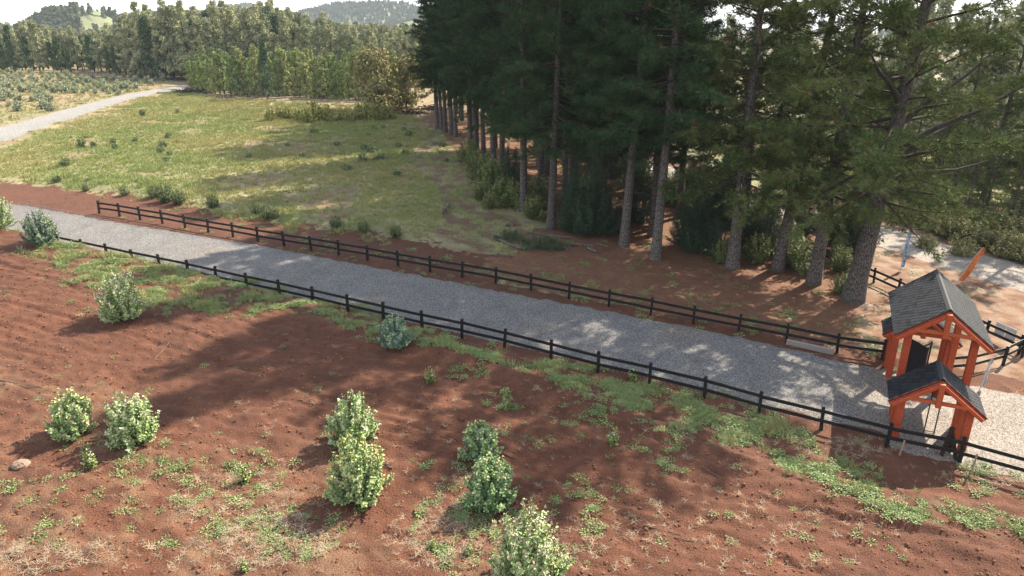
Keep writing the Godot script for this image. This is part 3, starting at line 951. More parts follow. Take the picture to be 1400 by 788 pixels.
func far_trees() -> void:
	var ga := col(0.18, 0.20, 0.115)
	var gb := col(0.37, 0.37, 0.215)
	var gd := col(0.06, 0.10, 0.055)
	var gy := col(0.22, 0.26, 0.10)
	var gy2 := col(0.29, 0.28, 0.13)
	var euc := [euc_meshes(201, 21, 3.4, 3, 64, 80, 0.55, ga, gb, 0.5), euc_meshes(202, 22, 2.9, 3, 60, 80, 0.55, ga, gb, 0.75), euc_meshes(203, 23, 3.1, 3, 64, 80, 0.55, ga, gb, 0.65), euc_meshes(204, 19, 3.5, 2, 64, 80, 0.55, col(0.12, 0.15, 0.085), gb, 0.4)]
	var con := [euc_meshes(211, 17, 3.6, 1.5, 70, 80, 0.55, gd, col(0.10, 0.135, 0.075), 0.9)]
	var yng := [euc_meshes(221, 8.5, 1.5, 0.6, 46, 46, 0.36, gy, col(0.16, 0.21, 0.08), 0.8), euc_meshes(222, 9, 1.3, 0.5, 46, 46, 0.36, gy2, gy, 0.7), euc_meshes(223, 8, 1.4, 0.4, 42, 46, 0.36, col(0.14, 0.2, 0.08), gy, 0.75)]
	rng.seed = 601
	# front rows of the far eucalyptus wood: foot pixels along its front
	var front := [[-60, 101], [0, 99], [120, 98], [235, 110], [262, 110], [400, 113], [540, 116], [640, 118]]
	for row in 4:
		var u := -60.0 + row * 3.0
		while u < 640.0:
			var v := 0.0
			for i in front.size() - 1:
				if u >= front[i][0] and u <= front[i + 1][0]: v = lerpf(front[i][1], front[i + 1][1], (u - front[i][0]) / (front[i + 1][0] - front[i][0]))
			var q := at_plane(u + rng.randf_range(-4, 4), v - row * 3.4 + rng.randf_range(-0.8, 0.8))
			q.y = base_h(q.x, q.z)
			var hs := tall_at(u) * rng.randf_range(0.62, 1.18)
			var dark := rng.randf() < (0.4 if u < 60 else 0.2)
			if dark:
				tree("conifer_tree", con[0], "dark conical conifer among the paler trees of the far wood", q, rng.randf() * TAU, Vector3(hs, hs * 1.02, hs), "dark conifers of the far wood", "far_leaf")
			else:
				tree("eucalyptus_tree", euc[rng.randi() % 4], ["tall grey-green eucalyptus in the front row of the far wood", "tall grey-green eucalyptus in the second row of the far wood", "tall grey-green eucalyptus in the third row of the far wood", "tall grey-green eucalyptus rising behind the rows of the far wood"][row], q, rng.randf() * TAU, Vector3(hs * 1.05, hs, hs * 1.05), "eucalyptus trees of the far wood", "far_leaf")
			u += rng.randf_range(8, 12)
	# the young plantation in front of it
	for row in 4:
		var u := 262.0 + row * 1.7
		while u < 545.0:
			var q := at_plane(u, lerpf(126.5, 139.0, (u - 262) / 283.0) - row * 4.6 + rng.randf_range(-0.7, 0.7))
			var hs := rng.randf_range(0.6, 1.15)
			tree("young_tree", yng[rng.randi() % 3], "young yellow-green plantation tree in a row below the far wood", q, rng.randf() * TAU, Vector3(hs, hs, hs), "young plantation trees", "far_leaf")
			u += rng.randf_range(5.0, 9.0)
	var q1 := at_plane(366, 136)
	tree("young_tree", con[0], "single dark spire-shaped conifer before the young plantation", q1, 0.3, Vector3(0.5, 0.72, 0.5), "", "far_leaf")
	var wl := euc_meshes(231, 12, 4.6, 1.0, 120, 60, 0.55, col(0.17, 0.17, 0.075), col(0.28, 0.25, 0.13))
	tree("willow_tree", wl, "broad pale yellowish tree by the brush heap at the meadow's end", at_plane(520, 152), 0.0, Vector3(1, 0.98, 1), "", "far_leaf")
	tree("willow_tree", wl, "pale greyish-green tree half behind the pine wood's far end", at_plane(556, 148), 2.0, Vector3(0.75, 0.85, 0.75), "", "far_leaf")
	# the mass of the wood and of the wooded hills
	var ts := []
	var cs := []
	rng.seed = 602
	for i in 1500:
		var u := rng.randf_range(-100, 680)
		var d := rng.randf_range(265, 430)
		var r := ray(u, 41.0)
		var p := Vector2(r.x, r.z) * d
		var sc := rng.randf_range(0.65, 1.18) * tall_at(u)
		ts.push_back(Transform3D(Basis(Vector3.UP, rng.randf() * TAU).scaled(Vector3(sc * 1.1, sc, sc * 1.1)), Vector3(p.x, base_h(p.x, p.y), p.y)))
		var k := rng.randf_range(0.6, 1.0)
		cs.push_back(Color(k, k, k))
	stuff("far_wood", euc[0][1], M.far_leaf, ts, cs, "grey-green mass of the far eucalyptus wood below the hills", "wood")
	for h in [[118, 27, 760.0, 175.0, 1500], [330, 13, 2300.0, 130.0, 1500], [500, 11, 1900.0, 230.0, 2600], [640, 27, 1700.0, 260.0, 1800], [-60, 42, 1200.0, 200.0, 700], [1450, 30, 1500.0, 420.0, 900], [240, 38, 1100.0, 190.0, 1500]]:
		ts = []
		cs = []
		var d: float = h[2]
		var c := ray(h[0], 41.0) * d
		var top: float = EYE + (41.0 - h[1]) / FOC * d * 1.06
		var rx: float = h[3] / FOC * d
		for i in h[4] * 2:
			var a := rng.randf_range(-0.85, 0.85)
			var b := rng.randf_range(-0.15, 0.9)
			var r := minf(1.0, Vector2(a, b).length())
			var y: float = (top + 14.0) * (0.5 + 0.5 * cos(r * PI)) * (1.0 + 0.22 * n_big.get_noise_2d(a * 22 + h[0], b * 22)) - 10.0
			var clear := n_big.get_noise_2d(a * 9 + h[0], b * 9)
			if clear > 0.35: continue
			var sc := rng.randf_range(0.35, 0.62)
			ts.push_back(Transform3D(Basis(Vector3.UP, rng.randf() * TAU).scaled(Vector3(sc * 1.3, sc, sc * 1.3)), Vector3(c.x + a * rx, y - 1.5, c.z + b * rx * 0.9)))
			var k := rng.randf_range(0.5, 1.0)
			cs.push_back(Color(k, k, k))
		stuff("hill_wood", yng_far(), M.far_leaf, ts, cs, "distant woodland covering a hill beyond the far wood", "wood")
	# beyond the dirt road on the right: trees in the sun
	rng.seed = 603
	for i in 70:
		var x := rng.randf_range(24, 110)
		var z := rng.randf_range(-140, -70)
		if x < 48 + (z + 70) * 0.3: continue
		if on_dirt(x, z) > -6.0: continue
		var hs := rng.randf_range(0.6, 1.05)
		tree("eucalyptus_tree", euc[i % 3], "sunlit loose tree in the pasture beyond the dirt road", Vector3(x, ground(x, z), z), rng.randf() * TAU, Vector3(hs * 1.2, hs, hs * 1.2), "trees in the pasture beyond the dirt road", "far_leaf")
var _yf: Mesh
func yng_far() -> Mesh:
	if _yf == null:
		var sd := rng.state
		_yf = euc_meshes(240, 20, 4.2, 1.0, 40, 26, 2.0, col(0.13, 0.16, 0.09), col(0.24, 0.26, 0.15), 0.8)[1]
		rng.state = sd
	return _yf

# ---------------------------------------------------------------- shrubs
func bush_meshes(sd: int, h: float, r: float, shoots: int, per: int, ll: float, lw: float, c1: Color, c2: Color, tip: Color, tipf: float, cone := 0.3) -> Array:
	rng.seed = sd
	var st := MB.new()
	var lf := MB.new()
	for i in shoots:
		var f := pow(rng.randf(), 0.8)
		var a := i * 2.39996 + rng.randf_range(-0.5, 0.5)
		var prof := lerpf(sqrt(maxf(0.0, sin(PI * (0.22 + 0.74 * f)))), 1.15 - f, cone)
		prof *= 1.0 + 0.3 * n_mid.get_noise_2d(cos(a) * 2.5 + sd * 3.0, sin(a) * 2.5 + f * 4.0) + (0.12 if i % 9 == 0 else 0.0)
		var e := Vector3(cos(a) * r * prof * rng.randf_range(0.45, 1.0), h * (0.12 + 0.88 * f) * rng.randf_range(0.88, 1.06), sin(a) * r * prof * rng.randf_range(0.45, 1.0))
		var b := Vector3(e.x * 0.12, -0.05, e.z * 0.12)
		var m := b.lerp(e, 0.5) + Vector3(e.x, 0, e.z) * 0.16
		st.tube(PackedVector3Array([b, m, e]), PackedFloat32Array([0.022, 0.013, 0.004]), 3, col(0.16, 0.11, 0.07), false)
		var d := (e - m).normalized()
		var base := c1.lerp(c2, rng.randf())
		for k in per:
			var u := pow(rng.randf(), 0.7)
			var p := (b.lerp(m, u * 2) if u < 0.5 else m.lerp(e, u * 2 - 1)) + rv(0.05)
			if u < 0.12: continue
			var ld := (d * 0.5 + rv(1.0)).normalized()
			var up := (Vector3(0, 0.8, 0) + Vector3(e.x, 0, e.z).normalized() * 0.5 + rv(0.6)).normalized()
			var c := vary(base, 0.2)
			if u > 0.85 and rng.randf() < tipf: c = vary(tip, 0.2)
			lf.leaf(p, ld, up, ll * rng.randf_range(0.6, 1.2), lw * rng.randf_range(0.7, 1.2), c)
	return [st.mesh(), lf.mesh()]
func bush(called: String, ms: Array, label: String, cat: String, q: Vector3, turn: float, sc: Vector3, group := "", leafm := "leaf") -> Node3D:
	var o := thing(called, label, cat, q, turn, group)
	o.scale = sc
	part("stems", ms[0], M.bark, o)
	part("foliage", ms[1], M[leafm], o)
	return o
func shrubs() -> void:
	var g1 := col(0.16, 0.26, 0.075)
	var g2 := col(0.33, 0.40, 0.18)
	var pale := col(0.40, 0.40, 0.27)
	var pink := col(0.40, 0.33, 0.22)
	# young eucalyptus bushes on the red field: foot px, height m, radius m, leaf colours, label
	var list := [
		[170, 438, 2.9, 1.55, g1, g2, pale, 0.5, "round pale-topped eucalyptus bush in the weeds below the fence"],
		[103, 594, 2.0, 1.12, g1, g2, col(0.38, 0.37, 0.2), 0.5, "smaller of two neighbouring eucalyptus bushes on bare soil, yellowish-pale"],
		[184, 606, 2.25, 1.28, g1, g2, pale, 0.4, "larger of two neighbouring eucalyptus bushes on bare soil, white-green"],
		[484, 606, 2.35, 1.25, g1, g2, pale, 0.35, "eucalyptus bush partly hidden behind a yellower bush"],
		[490, 682, 2.75, 1.4, col(0.12, 0.2, 0.07), g2, col(0.38, 0.37, 0.12), 0.35, "bright eucalyptus bush with yellow tips in front of another bush"],
		[657, 627, 1.65, 0.95, g1, col(0.16, 0.23, 0.14), g2, 0.4, "dull grey-green eucalyptus bush behind a brighter conical one"],
		[672, 690, 2.15, 1.15, col(0.10, 0.2, 0.07), col(0.17, 0.27, 0.12), g2, 0.5, "fresh green conical eucalyptus bush in the shade"],
		[722, 800, 3.0, 1.5, col(0.16, 0.25, 0.08), g2, pink, 0.5, "eucalyptus bush with pinkish young tips"],
		[540, 472, 1.75, 1.05, col(0.11, 0.18, 0.13), col(0.16, 0.24, 0.17), g2, 0.3, "blue-green eucalyptus bush growing against the fence"],
		[57, 333, 2.5, 1.5, col(0.09, 0.14, 0.10), col(0.14, 0.2, 0.14), g2, 0.3, "dark blue-green bush hiding the end of the fence"],
		[-4, 315, 2.9, 1.7, g1, g2, pale, 0.5, "pale bush at the edge of the gravel drive"]]
	var i := 0
	for b in list:
		var q := at(b[0], b[1])
		bush("eucalyptus_bush", bush_meshes(300 + i, b[2], b[3], 130, 60, 0.135, 0.085, b[4], b[5], b[6], b[7]), b[8], "bush", q - Vector3(0, 0.03, 0), i * 1.3, Vector3.ONE)
		i += 1
	# seedlings on the field
	rng.seed = 701
	var sm := bush_meshes(351, 0.6, 0.26, 16, 22, 0.09, 0.05, col(0.13, 0.19, 0.05), col(0.22, 0.26, 0.07), pale, 0.4)
	for p in [[588, 524], [692, 560], [838, 608], [124, 642], [590, 752], [641, 760], [335, 660], [335, 783], [865, 520], [690, 545]]:
		bush("seedling", sm, "small yellow-green seedling on the red field", "seedling", at(p[0], p[1]), rng.randf() * TAU, Vector3.ONE * rng.randf_range(0.8, 1.5), "seedlings scattered over the red field")
	# shrubs by the far fence and on the meadow
	var md := bush_meshes(361, 1.7, 1.1, 50, 40, 0.16, 0.06, col(0.065, 0.10, 0.045), col(0.12, 0.16, 0.06), col(0.17, 0.19, 0.08), 0.5)
	for p in [[226, 276, 1.15], [245, 279, 0.9], [212, 270, 0.8], [290, 284, 0.8], [363, 298, 0.8], [352, 293, 0.7], [375, 299, 0.6], [460, 312, 0.7], [497, 318, 0.65], [541, 325, 0.7], [118, 262, 0.5], [170, 268, 0.55]]:
		bush("meadow_shrub", md, "dark green shrub at the meadow's edge behind the fence", "shrub", at(p[0], p[1]), rng.randf() * TAU, Vector3.ONE * p[2], "shrubs along the meadow's edge")
	var row := bush_meshes(362, 3.0, 1.8, 50, 44, 0.3, 0.13, col(0.12, 0.15, 0.045), col(0.24, 0.25, 0.085), col(0.3, 0.28, 0.11), 0.5)
	for k in 15:
		var u := 372.0 + k * 11.6 + rng.randf_range(-3, 3)
		bush("hedge_shrub", row, "olive shrub in the hedge row across the far meadow", "shrub", at_plane(u, 168 + rng.randf_range(-2, 2) - (4 if k < 4 else 0)), rng.randf() * TAU, Vector3.ONE * rng.randf_range(0.55, 1.2), "olive shrubs in a row across the far meadow", "far_leaf")
	var tiny := bush_meshes(363, 1.0, 0.6, 24, 26, 0.2, 0.08, col(0.11, 0.15, 0.07), col(0.19, 0.24, 0.12), col(0.24, 0.27, 0.14), 0.4)
	for k in 40:
		var u := rng.randf_range(20, 620)
		var v := rng.randf_range(150, 255)
		if u < 250 and v < 200 - u * 0.3: continue
		if u > 330 + v: continue
		bush("meadow_plant", tiny, "small dark shrub dotted about the grassy meadow", "shrub", at_plane(u, v), rng.randf() * TAU, Vector3.ONE * rng.randf_range(0.6, 1.5), "small shrubs dotted over the meadow", "far_leaf")
	for k in 26:
		var u := rng.randf_range(480, 640)
		var v := rng.randf_range(172, 230)
		if u > 340 + v * 1.35: continue
		bush("meadow_plant", tiny, "small dark shrub dotted about the grassy meadow", "shrub", at_plane(u, v), rng.randf() * TAU, Vector3.ONE * rng.randf_range(0.7, 1.4), "small shrubs dotted over the meadow", "far_leaf")
	# planted rows on the slope left of the far road
	var blue := bush_meshes(364, 2.3, 1.5, 30, 26, 0.4, 0.2, col(0.19, 0.23, 0.15), col(0.31, 0.34, 0.22), col(0.36, 0.36, 0.24), 0.4)
	for r in 8:
		var u := -20.0 + rng.randf() * 9.0
		while u < 232.0 - r * 8.0:
			bush("planted_shrub", blue, "pale blue-green young eucalyptus in the planted rows beyond the far road", "shrub", at_plane(u + rng.randf_range(-2, 2), 101.0 + r * 3.4 + u * 0.028 + rng.randf_range(-0.5, 0.5)), rng.randf() * TAU, Vector3.ONE * rng.randf_range(0.4, 0.85), "young eucalyptus in planted rows", "far_leaf")
			u += rng.randf_range(11, 18)
	for k in 24:
		bush("planted_shrub", blue, "pale blue-green young eucalyptus in the planted rows beyond the far road", "shrub", at_plane(rng.randf_range(-20, 70), rng.randf_range(128, 152)), rng.randf() * TAU, Vector3.ONE * rng.randf_range(0.4, 0.9), "young eucalyptus in planted rows", "far_leaf")
	# undergrowth of the wood
	var uc1 := bush_meshes(371, 6.0, 2.6, 110, 70, 0.30, 0.07, col(0.022, 0.045, 0.026), col(0.04, 0.07, 0.036), col(0.06, 0.09, 0.05), 0.3, 0.7)
	var uc2 := bush_meshes(372, 3.0, 1.8, 80, 52, 0.2, 0.09, col(0.07, 0.105, 0.035), col(0.15, 0.18, 0.06), col(0.24, 0.24, 0.09), 0.4)
	for p in [[782, 318, 0.8], [808, 322, 1.1], [832, 318, 0.75], [795, 300, 1.0], [950, 345, 0.85], [978, 352, 0.55], [938, 335, 0.8], [965, 330, 0.7], [700, 270, 0.9], [870, 305, 1.0]]:
		bush("undergrowth", uc1, "tall dark evergreen undergrowth between the pine trunks", "shrub", at(p[0], p[1]) - Vector3(0, 0.05, 0), rng.randf() * TAU, Vector3(p[2] * 1.0, p[2], p[2]), "dark undergrowth of the wood")
	for p in [[650, 235, 1.0], [662, 248, 1.1], [675, 262, 1.2], [690, 280, 1.0], [705, 285, 0.9], [640, 222, 1.0], [660, 275, 0.8], [730, 300, 0.8], [735, 285, 1.1], [670, 285, 0.6], [1035, 358, 0.8], [1080, 362, 0.95], [1095, 372, 0.9], [1048, 352, 0.5], [1078, 346, 0.7], [1092, 352, 0.5], [985, 358, 0.6], [1150, 372, 0.7], [1150, 400, 0.5]]:
		bush("undergrowth", uc2, "leafy green shrub at the foot of the pines", "shrub", at(p[0], p[1]) - Vector3(0, 0.05, 0), rng.randf() * TAU, Vector3(p[2] * 1.1, p[2], p[2] * 1.1), "leafy shrubs at the foot of the pines")
	rng.seed = 711
	var n_in := 0
	while n_in < 46:
		var f := rng.randf()
		var p := Vector2(17, -56).lerp(Vector2(-12, -140), f) + Vector2(rng.randf_range(3.0, 13.0) + f * 3.0, rng.randf_range(-3, 3))
		if on_dirt(p.x, p.y) > -1.2: continue
		n_in += 1
		var k := rng.randf_range(0.6, 1.1)
		if n_in % 3: bush("undergrowth", uc1, "tall dark evergreen undergrowth between the pine trunks", "shrub", Vector3(p.x, ground(p.x, p.y) - 0.05, p.y), rng.randf() * TAU, Vector3.ONE * k, "dark undergrowth of the wood")
		else: bush("undergrowth", uc2, "leafy green shrub at the foot of the pines", "shrub", Vector3(p.x, ground(p.x, p.y) - 0.05, p.y), rng.randf() * TAU, Vector3.ONE * k * 1.2, "leafy shrubs at the foot of the pines")
	var uc3 := bush_meshes(373, 2.2, 1.7, 60, 44, 0.22, 0.10, col(0.14, 0.155, 0.06), col(0.28, 0.26, 0.11), col(0.36, 0.3, 0.13), 0.4)
	for p in [[1225, 300, 1.0], [1250, 308, 0.9], [1275, 315, 1.0], [1300, 325, 1.1], [1325, 333, 1.0], [1350, 342, 0.9], [1375, 350, 1.1], [1400, 358, 1.0], [1290, 300, 1.2], [1330, 310, 1.1], [1370, 325, 1.3], [1398, 335, 1.2], [1205, 285, 1.2], [1240, 285, 1.1], [1180, 280, 1.2], [1315, 350, 0.7], [1265, 340, 0.6]]:
		bush("roadside_shrub", uc3, "yellowish roadside shrub on the far bank of the dirt road", "shrub", at(p[0], p[1]) - Vector3(0, 0.05, 0), rng.randf() * TAU, Vector3(p[2] * 1.15, p[2], p[2] * 1.15), "shrubs on the far bank of the dirt road")

# ---------------------------------------------------------------- grass, weeds, clods, straw
func ground_cover() -> void:
	rng.seed = 801
	# weed rosette
	var wd := MB.new()
	for i in 26:
		var a := i * 2.4
		var r := 0.23 * rng.randf()
		var p := Vector3(cos(a) * r, rng.randf_range(0.02, 0.12), sin(a) * r)
		wd.leaf(p, Vector3(cos(a) + rng.randf_range(-0.5, 0.5), rng.randf_range(-0.1, 0.5), sin(a) + rng.randf_range(-0.5, 0.5)).normalized(), (Vector3.UP + rv(0.4)).normalized(), rng.randf_range(0.09, 0.18), rng.randf_range(0.05, 0.09), vary(col(0.19, 0.235, 0.105), 0.25))
	var weed := wd.mesh()
	# grass tuft
	var gt := MB.new()
	for i in 20:
		var a := rng.randf() * TAU
		var r := 0.2 * sqrt(rng.randf())
		var p := Vector3(cos(a) * r, -0.02, sin(a) * r)
		var e := Vector3(cos(a) * 0.5 + rng.randf_range(-0.4, 0.4), 1.0, sin(a) * 0.5 + rng.randf_range(-0.4, 0.4)).normalized()
		var w := e.cross(rv()).normalized() * 0.014
		var l := rng.randf_range(0.14, 0.36)
		gt.tri(p - w, p + w, p + e * l, vary(col(0.39, 0.385, 0.215), 0.2))
	var tuft := gt.mesh()
	var ts := []
	var cs := []
	var green := func(k: float): return Color(0.62, 0.80, 0.55).lerp(Color(1.0, 0.98, 0.9), k) * rng.randf_range(0.75, 1.0)
	# strip of weeds under the near fence
	for p in spots(field_weed, 4600, -0.06, n_mid, 2.2):
		ts.push_back(put(p, rng.randf_range(0.4, 1.0), 0.25, 0.01)); cs.push_back(green.call(rng.randf()))
	# patches over the field: px centre, px radii, count
	for b in [[640, 514, 30, 8, 50], [790, 572, 55, 14, 170], [690, 552, 40, 12, 90], [900, 610, 40, 12, 70], [930, 632, 30, 15, 80], [700, 600, 60, 20, 50], [850, 590, 60, 20, 60], [610, 650, 60, 30, 70], [620, 720, 60, 45, 260], [690, 715, 40, 20, 60], [800, 690, 50, 40, 140], [790, 740, 60, 30, 80], [250, 700, 90, 60, 240], [340, 660, 50, 40, 170], [400, 735, 70, 40, 260], [180, 640, 110, 25, 150], [70, 690, 70, 30, 80], [60, 740, 60, 20, 70], [1060, 700, 250, 80, 70], [1240, 740, 80, 30, 50], [300, 400, 150, 25, 200], [130, 375, 100, 25, 200], [60, 430, 100, 30, 60], [400, 560, 350, 90, 110], [900, 540, 120, 25, 160], [1370, 660, 60, 20, 200], [1330, 640, 40, 10, 60], [900, 690, 250, 90, 70], [1000, 590, 90, 25, 220], [1150, 650, 60, 20, 260], [680, 775, 90, 25, 90], [470, 690, 60, 25, 60], [1110, 640, 40, 20, 120]]:
		for i in int(b[4] * 0.62):
			var a := rng.randf() * TAU
			var r := sqrt(rng.randf())
			var q := at_plane(b[0] + cos(a) * r * b[2], b[1] + sin(a) * r * b[3])
			if n_mid.get_noise_2d(q.x * 1.4 + 11, q.z * 1.4) < 0.0: continue
			var p := Vector2(q.x, q.z)
			ts.push_back(put(p, rng.randf_range(0.35, 0.85), 0.25, 0.01)); cs.push_back(green.call(rng.randf()))
	# verges of the drive and the wood's floor
	for i in 900:
		var s := rng.randf_range(-4, 58)
		var p := xz(s, rng.randf_range(-0.5, 5.0) if rng.randf() < 0.8 else near_t(s) + rng.randf_range(-0.3, 0.8))
		if n_mid.get_noise_2d(p.x * 0.7, p.y * 0.7) < 0.08: continue
		ts.push_back(put(p, rng.randf_range(0.5, 1.1), 0.25, 0.01)); cs.push_back(green.call(rng.randf()))
	for p in spots(litter_poly, 900, 0.05, n_mid):
		if on_dirt(p.x, p.y) > 0: continue
		ts.push_back(put(p, rng.randf_range(0.7, 1.5), 0.25, 0.01)); cs.push_back(green.call(rng.randf() * 0.6))
	stuff("weeds", weed, M.leaf, ts, cs, "low leafy weeds creeping over soil and verges", "weeds")
	# meadow grass
	ts = []
	cs = []
	var tall := func(p: Vector2, sc: float, dry := 0.0):
		var k := clampf(n_big.get_noise_2d(p.x * 0.45, p.y * 0.45) * 1.6 + n_mid.get_noise_2d(p.x * 0.3, p.y * 0.3) * 0.6 + 0.5 + dry + rng.randf_range(-0.25, 0.25), 0, 1)
		if n_big.get_noise_2d(p.x * 0.8 + 300, p.y * 0.8) > 0.3 and rng.randf() < 0.75: return
		if Geometry2D.is_point_in_polygon(p, worn_poly) and (rng.randf() < 0.35 or n_mid.get_noise_2d(p.x * 0.8, p.y * 0.8) > -0.05): return
		var tuss := 1.0 + 0.7 * smoothstep(0.1, 0.5, n_mid.get_noise_2d(p.x * 0.6 + 40, p.y * 0.6))
		ts.push_back(put(p, sc * tuss, 0.2, 0.02))
		cs.push_back(Color(0.72, 0.84, 0.54).lerp(Color(0.92, 0.88, 0.66), k) * rng.randf_range(0.7, 1.0))
	var mea := poly_px([-150, 222, 0, 246, 112, 259, 203, 270, 350, 298, 528, 325, 600, 330, 690, 350, 730, 335, 690, 290, 645, 240, 620, 200, 590, 175, 560, 160, 420, 168, 260, 124, 235, 124, 190, 137, 130, 156, 60, 180, 0, 200, -150, 240])
	for p in spots(mea, 62000, -0.5, n_mid, 4.0): tall.call(p, rng.randf_range(0.5, 1.25))
	var mea2 := poly_px([560, 166, 420, 173, 250, 160, 270, 132, 400, 140, 560, 148])
	for p in spots(mea2, 4500, 0.0, n_mid, 5.0): tall.call(p, rng.randf_range(0.9, 2.0), 0.6)
	var mea3 := poly_px([0, 172, 107, 143, 215, 121, 235, 112, 0, 97, -120, 100, -120, 205])
	for p in spots(mea3, 5000, 0.0, n_mid, 3.0): tall.call(p, rng.randf_range(0.8, 1.8), 0.5)
	for p in spots(field_weed, 4200, -0.2, n_mid, 2.0): tall.call(p, rng.randf_range(0.35, 0.95))
	for i in 9000:
		var p := Vector2(rng.randf_range(30, 95), rng.randf_range(-130, -48))
		if on_dirt(p.x, p.y) > -0.6 or p.x < 41.0 + (p.y + 50) * 0.45 * -1.0 * -1.0: continue
		tall.call(p, rng.randf_range(1.0, 2.6))
	stuff("grass", tuft, M.grass, ts, cs, "rough green and yellowing grass covering the meadows", "grass")
	# clods of red soil
	var cl := MB.new()
	var ico := [Vector3(0, 0.8, 0), Vector3(1, 0.1, 0.2), Vector3(0.2, 0.0, 1), Vector3(-0.9, 0.15, 0.3), Vector3(-0.3, 0.05, -0.95), Vector3(0.7, 0.2, -0.7), Vector3(0, -0.6, 0)]
	for k in 5:
		var a: Vector3 = ico[1 + k]
		var b: Vector3 = ico[1 + (k + 1) % 5]
		cl.tri(ico[0], b, a, col(0.165, 0.068, 0.037)); cl.tri(ico[6], a, b, col(0.165, 0.068, 0.037))
	var clod := cl.mesh()
	ts = []
	cs = []
	var field := poly_px([-60, 345, 120, 410, 450, 450, 740, 512, 980, 600, 1230, 690, 1450, 740, 1450, 860, -60, 860])
	for p in spots(field, 24000):
		var t := put(p, pow(rng.randf(), 5.0) * 0.075 + 0.016, 1.0)
		ts.push_back(t); var k := rng.randf_range(0.55, 1.0); cs.push_back(Color(k, k, k))
	for i in 2500:
		var p := xz(rng.randf_range(-4, 75), rng.randf_range(-0.6, 6.0))
		ts.push_back(put(p, pow(rng.randf(), 3.0) * 0.07 + 0.02, 1.0)); var k := rng.randf_range(0.6, 1.0); cs.push_back(Color(k, k, k))
	stuff("soil_clods", clod, M.dry, ts, cs, "crumbs and clods of red soil on the harrowed field", "soil")
	# gravel stones standing proud of the drive
	ts = []
	cs = []
	var sb := MB.new()
	for k in 5:
		var a: Vector3 = ico[1 + k]
		var b: Vector3 = ico[1 + (k + 1) % 5]
		sb.tri(ico[0], b, a, col(0.22, 0.217, 0.22)); sb.tri(ico[6], a, b, col(0.22, 0.217, 0.22))
	for i in 26000:
		var s := rng.randf_range(0, 70)
		var p := xz(s, lerpf(near_t(s) + 0.5, -0.9, rng.randf()))
		var t := Transform3D(Basis(Vector3.UP, rng.randf() * TAU).scaled(Vector3.ONE * rng.randf_range(0.015, 0.035)), Vector3(p.x, base_h(p.x, p.y) + 0.045, p.y))
		ts.push_back(t); var k := rng.randf_range(0.5, 1.0); cs.push_back(Color(k, k * 0.98, k * 0.97))
	stuff("gravel_stones", sb.mesh(), M.dry, ts, cs, "loose grey stones lying on the gravel drive", "gravel")
	# straw and twigs
	ts = []
	cs = []
	var sw := MB.new()
	for i in 9:
		var p := Vector3(rng.randf_range(-0.15, 0.15), rng.randf_range(0.0, 0.05), rng.randf_range(-0.15, 0.15))
		var a := rng.randf() * TAU
		var e := Vector3(cos(a), rng.randf_range(-0.05, 0.25), sin(a)) * rng.randf_range(0.12, 0.3)
		var w := Vector3(-sin(a), 0, cos(a)) * 0.006
		sw.quad(p - w, p + w, p + e + w * 0.4, p + e - w * 0.4, vary(col(0.33, 0.26, 0.18), 0.25))
	for b in [[380, 745, 80, 35, 230], [40, 775, 80, 20, 120], [590, 745, 70, 40, 110], [230, 770, 160, 20, 80], [640, 690, 70, 40, 90], [330, 690, 90, 40, 120], [700, 650, 600, 120, 420], [960, 740, 300, 45, 120], [1180, 610, 60, 15, 90], [1350, 650, 60, 20, 60]]:
		for i in b[4]:
			var a := rng.randf() * TAU
			var r := sqrt(rng.randf())
			var q := at_plane(b[0] + cos(a) * r * b[2], b[1] + sin(a) * r * b[3])
			ts.push_back(put(Vector2(q.x, q.z), rng.randf_range(0.5, 1.2), 0.3)); var k := rng.randf_range(0.55, 1.0); cs.push_back(Color(k, k, k))
	for p in spots(litter_poly, 2600):
		if on_dirt(p.x, p.y) > 0: continue
		ts.push_back(put(p, rng.randf_range(0.8, 2.0), 0.3)); var k := rng.randf_range(0.3, 0.8); cs.push_back(Color(k, k * 0.7, k * 0.55))
	stuff("straw_litter", sw.mesh(), M.dry, ts, cs, "dry straw, twigs and needles lying on the soil", "litter")

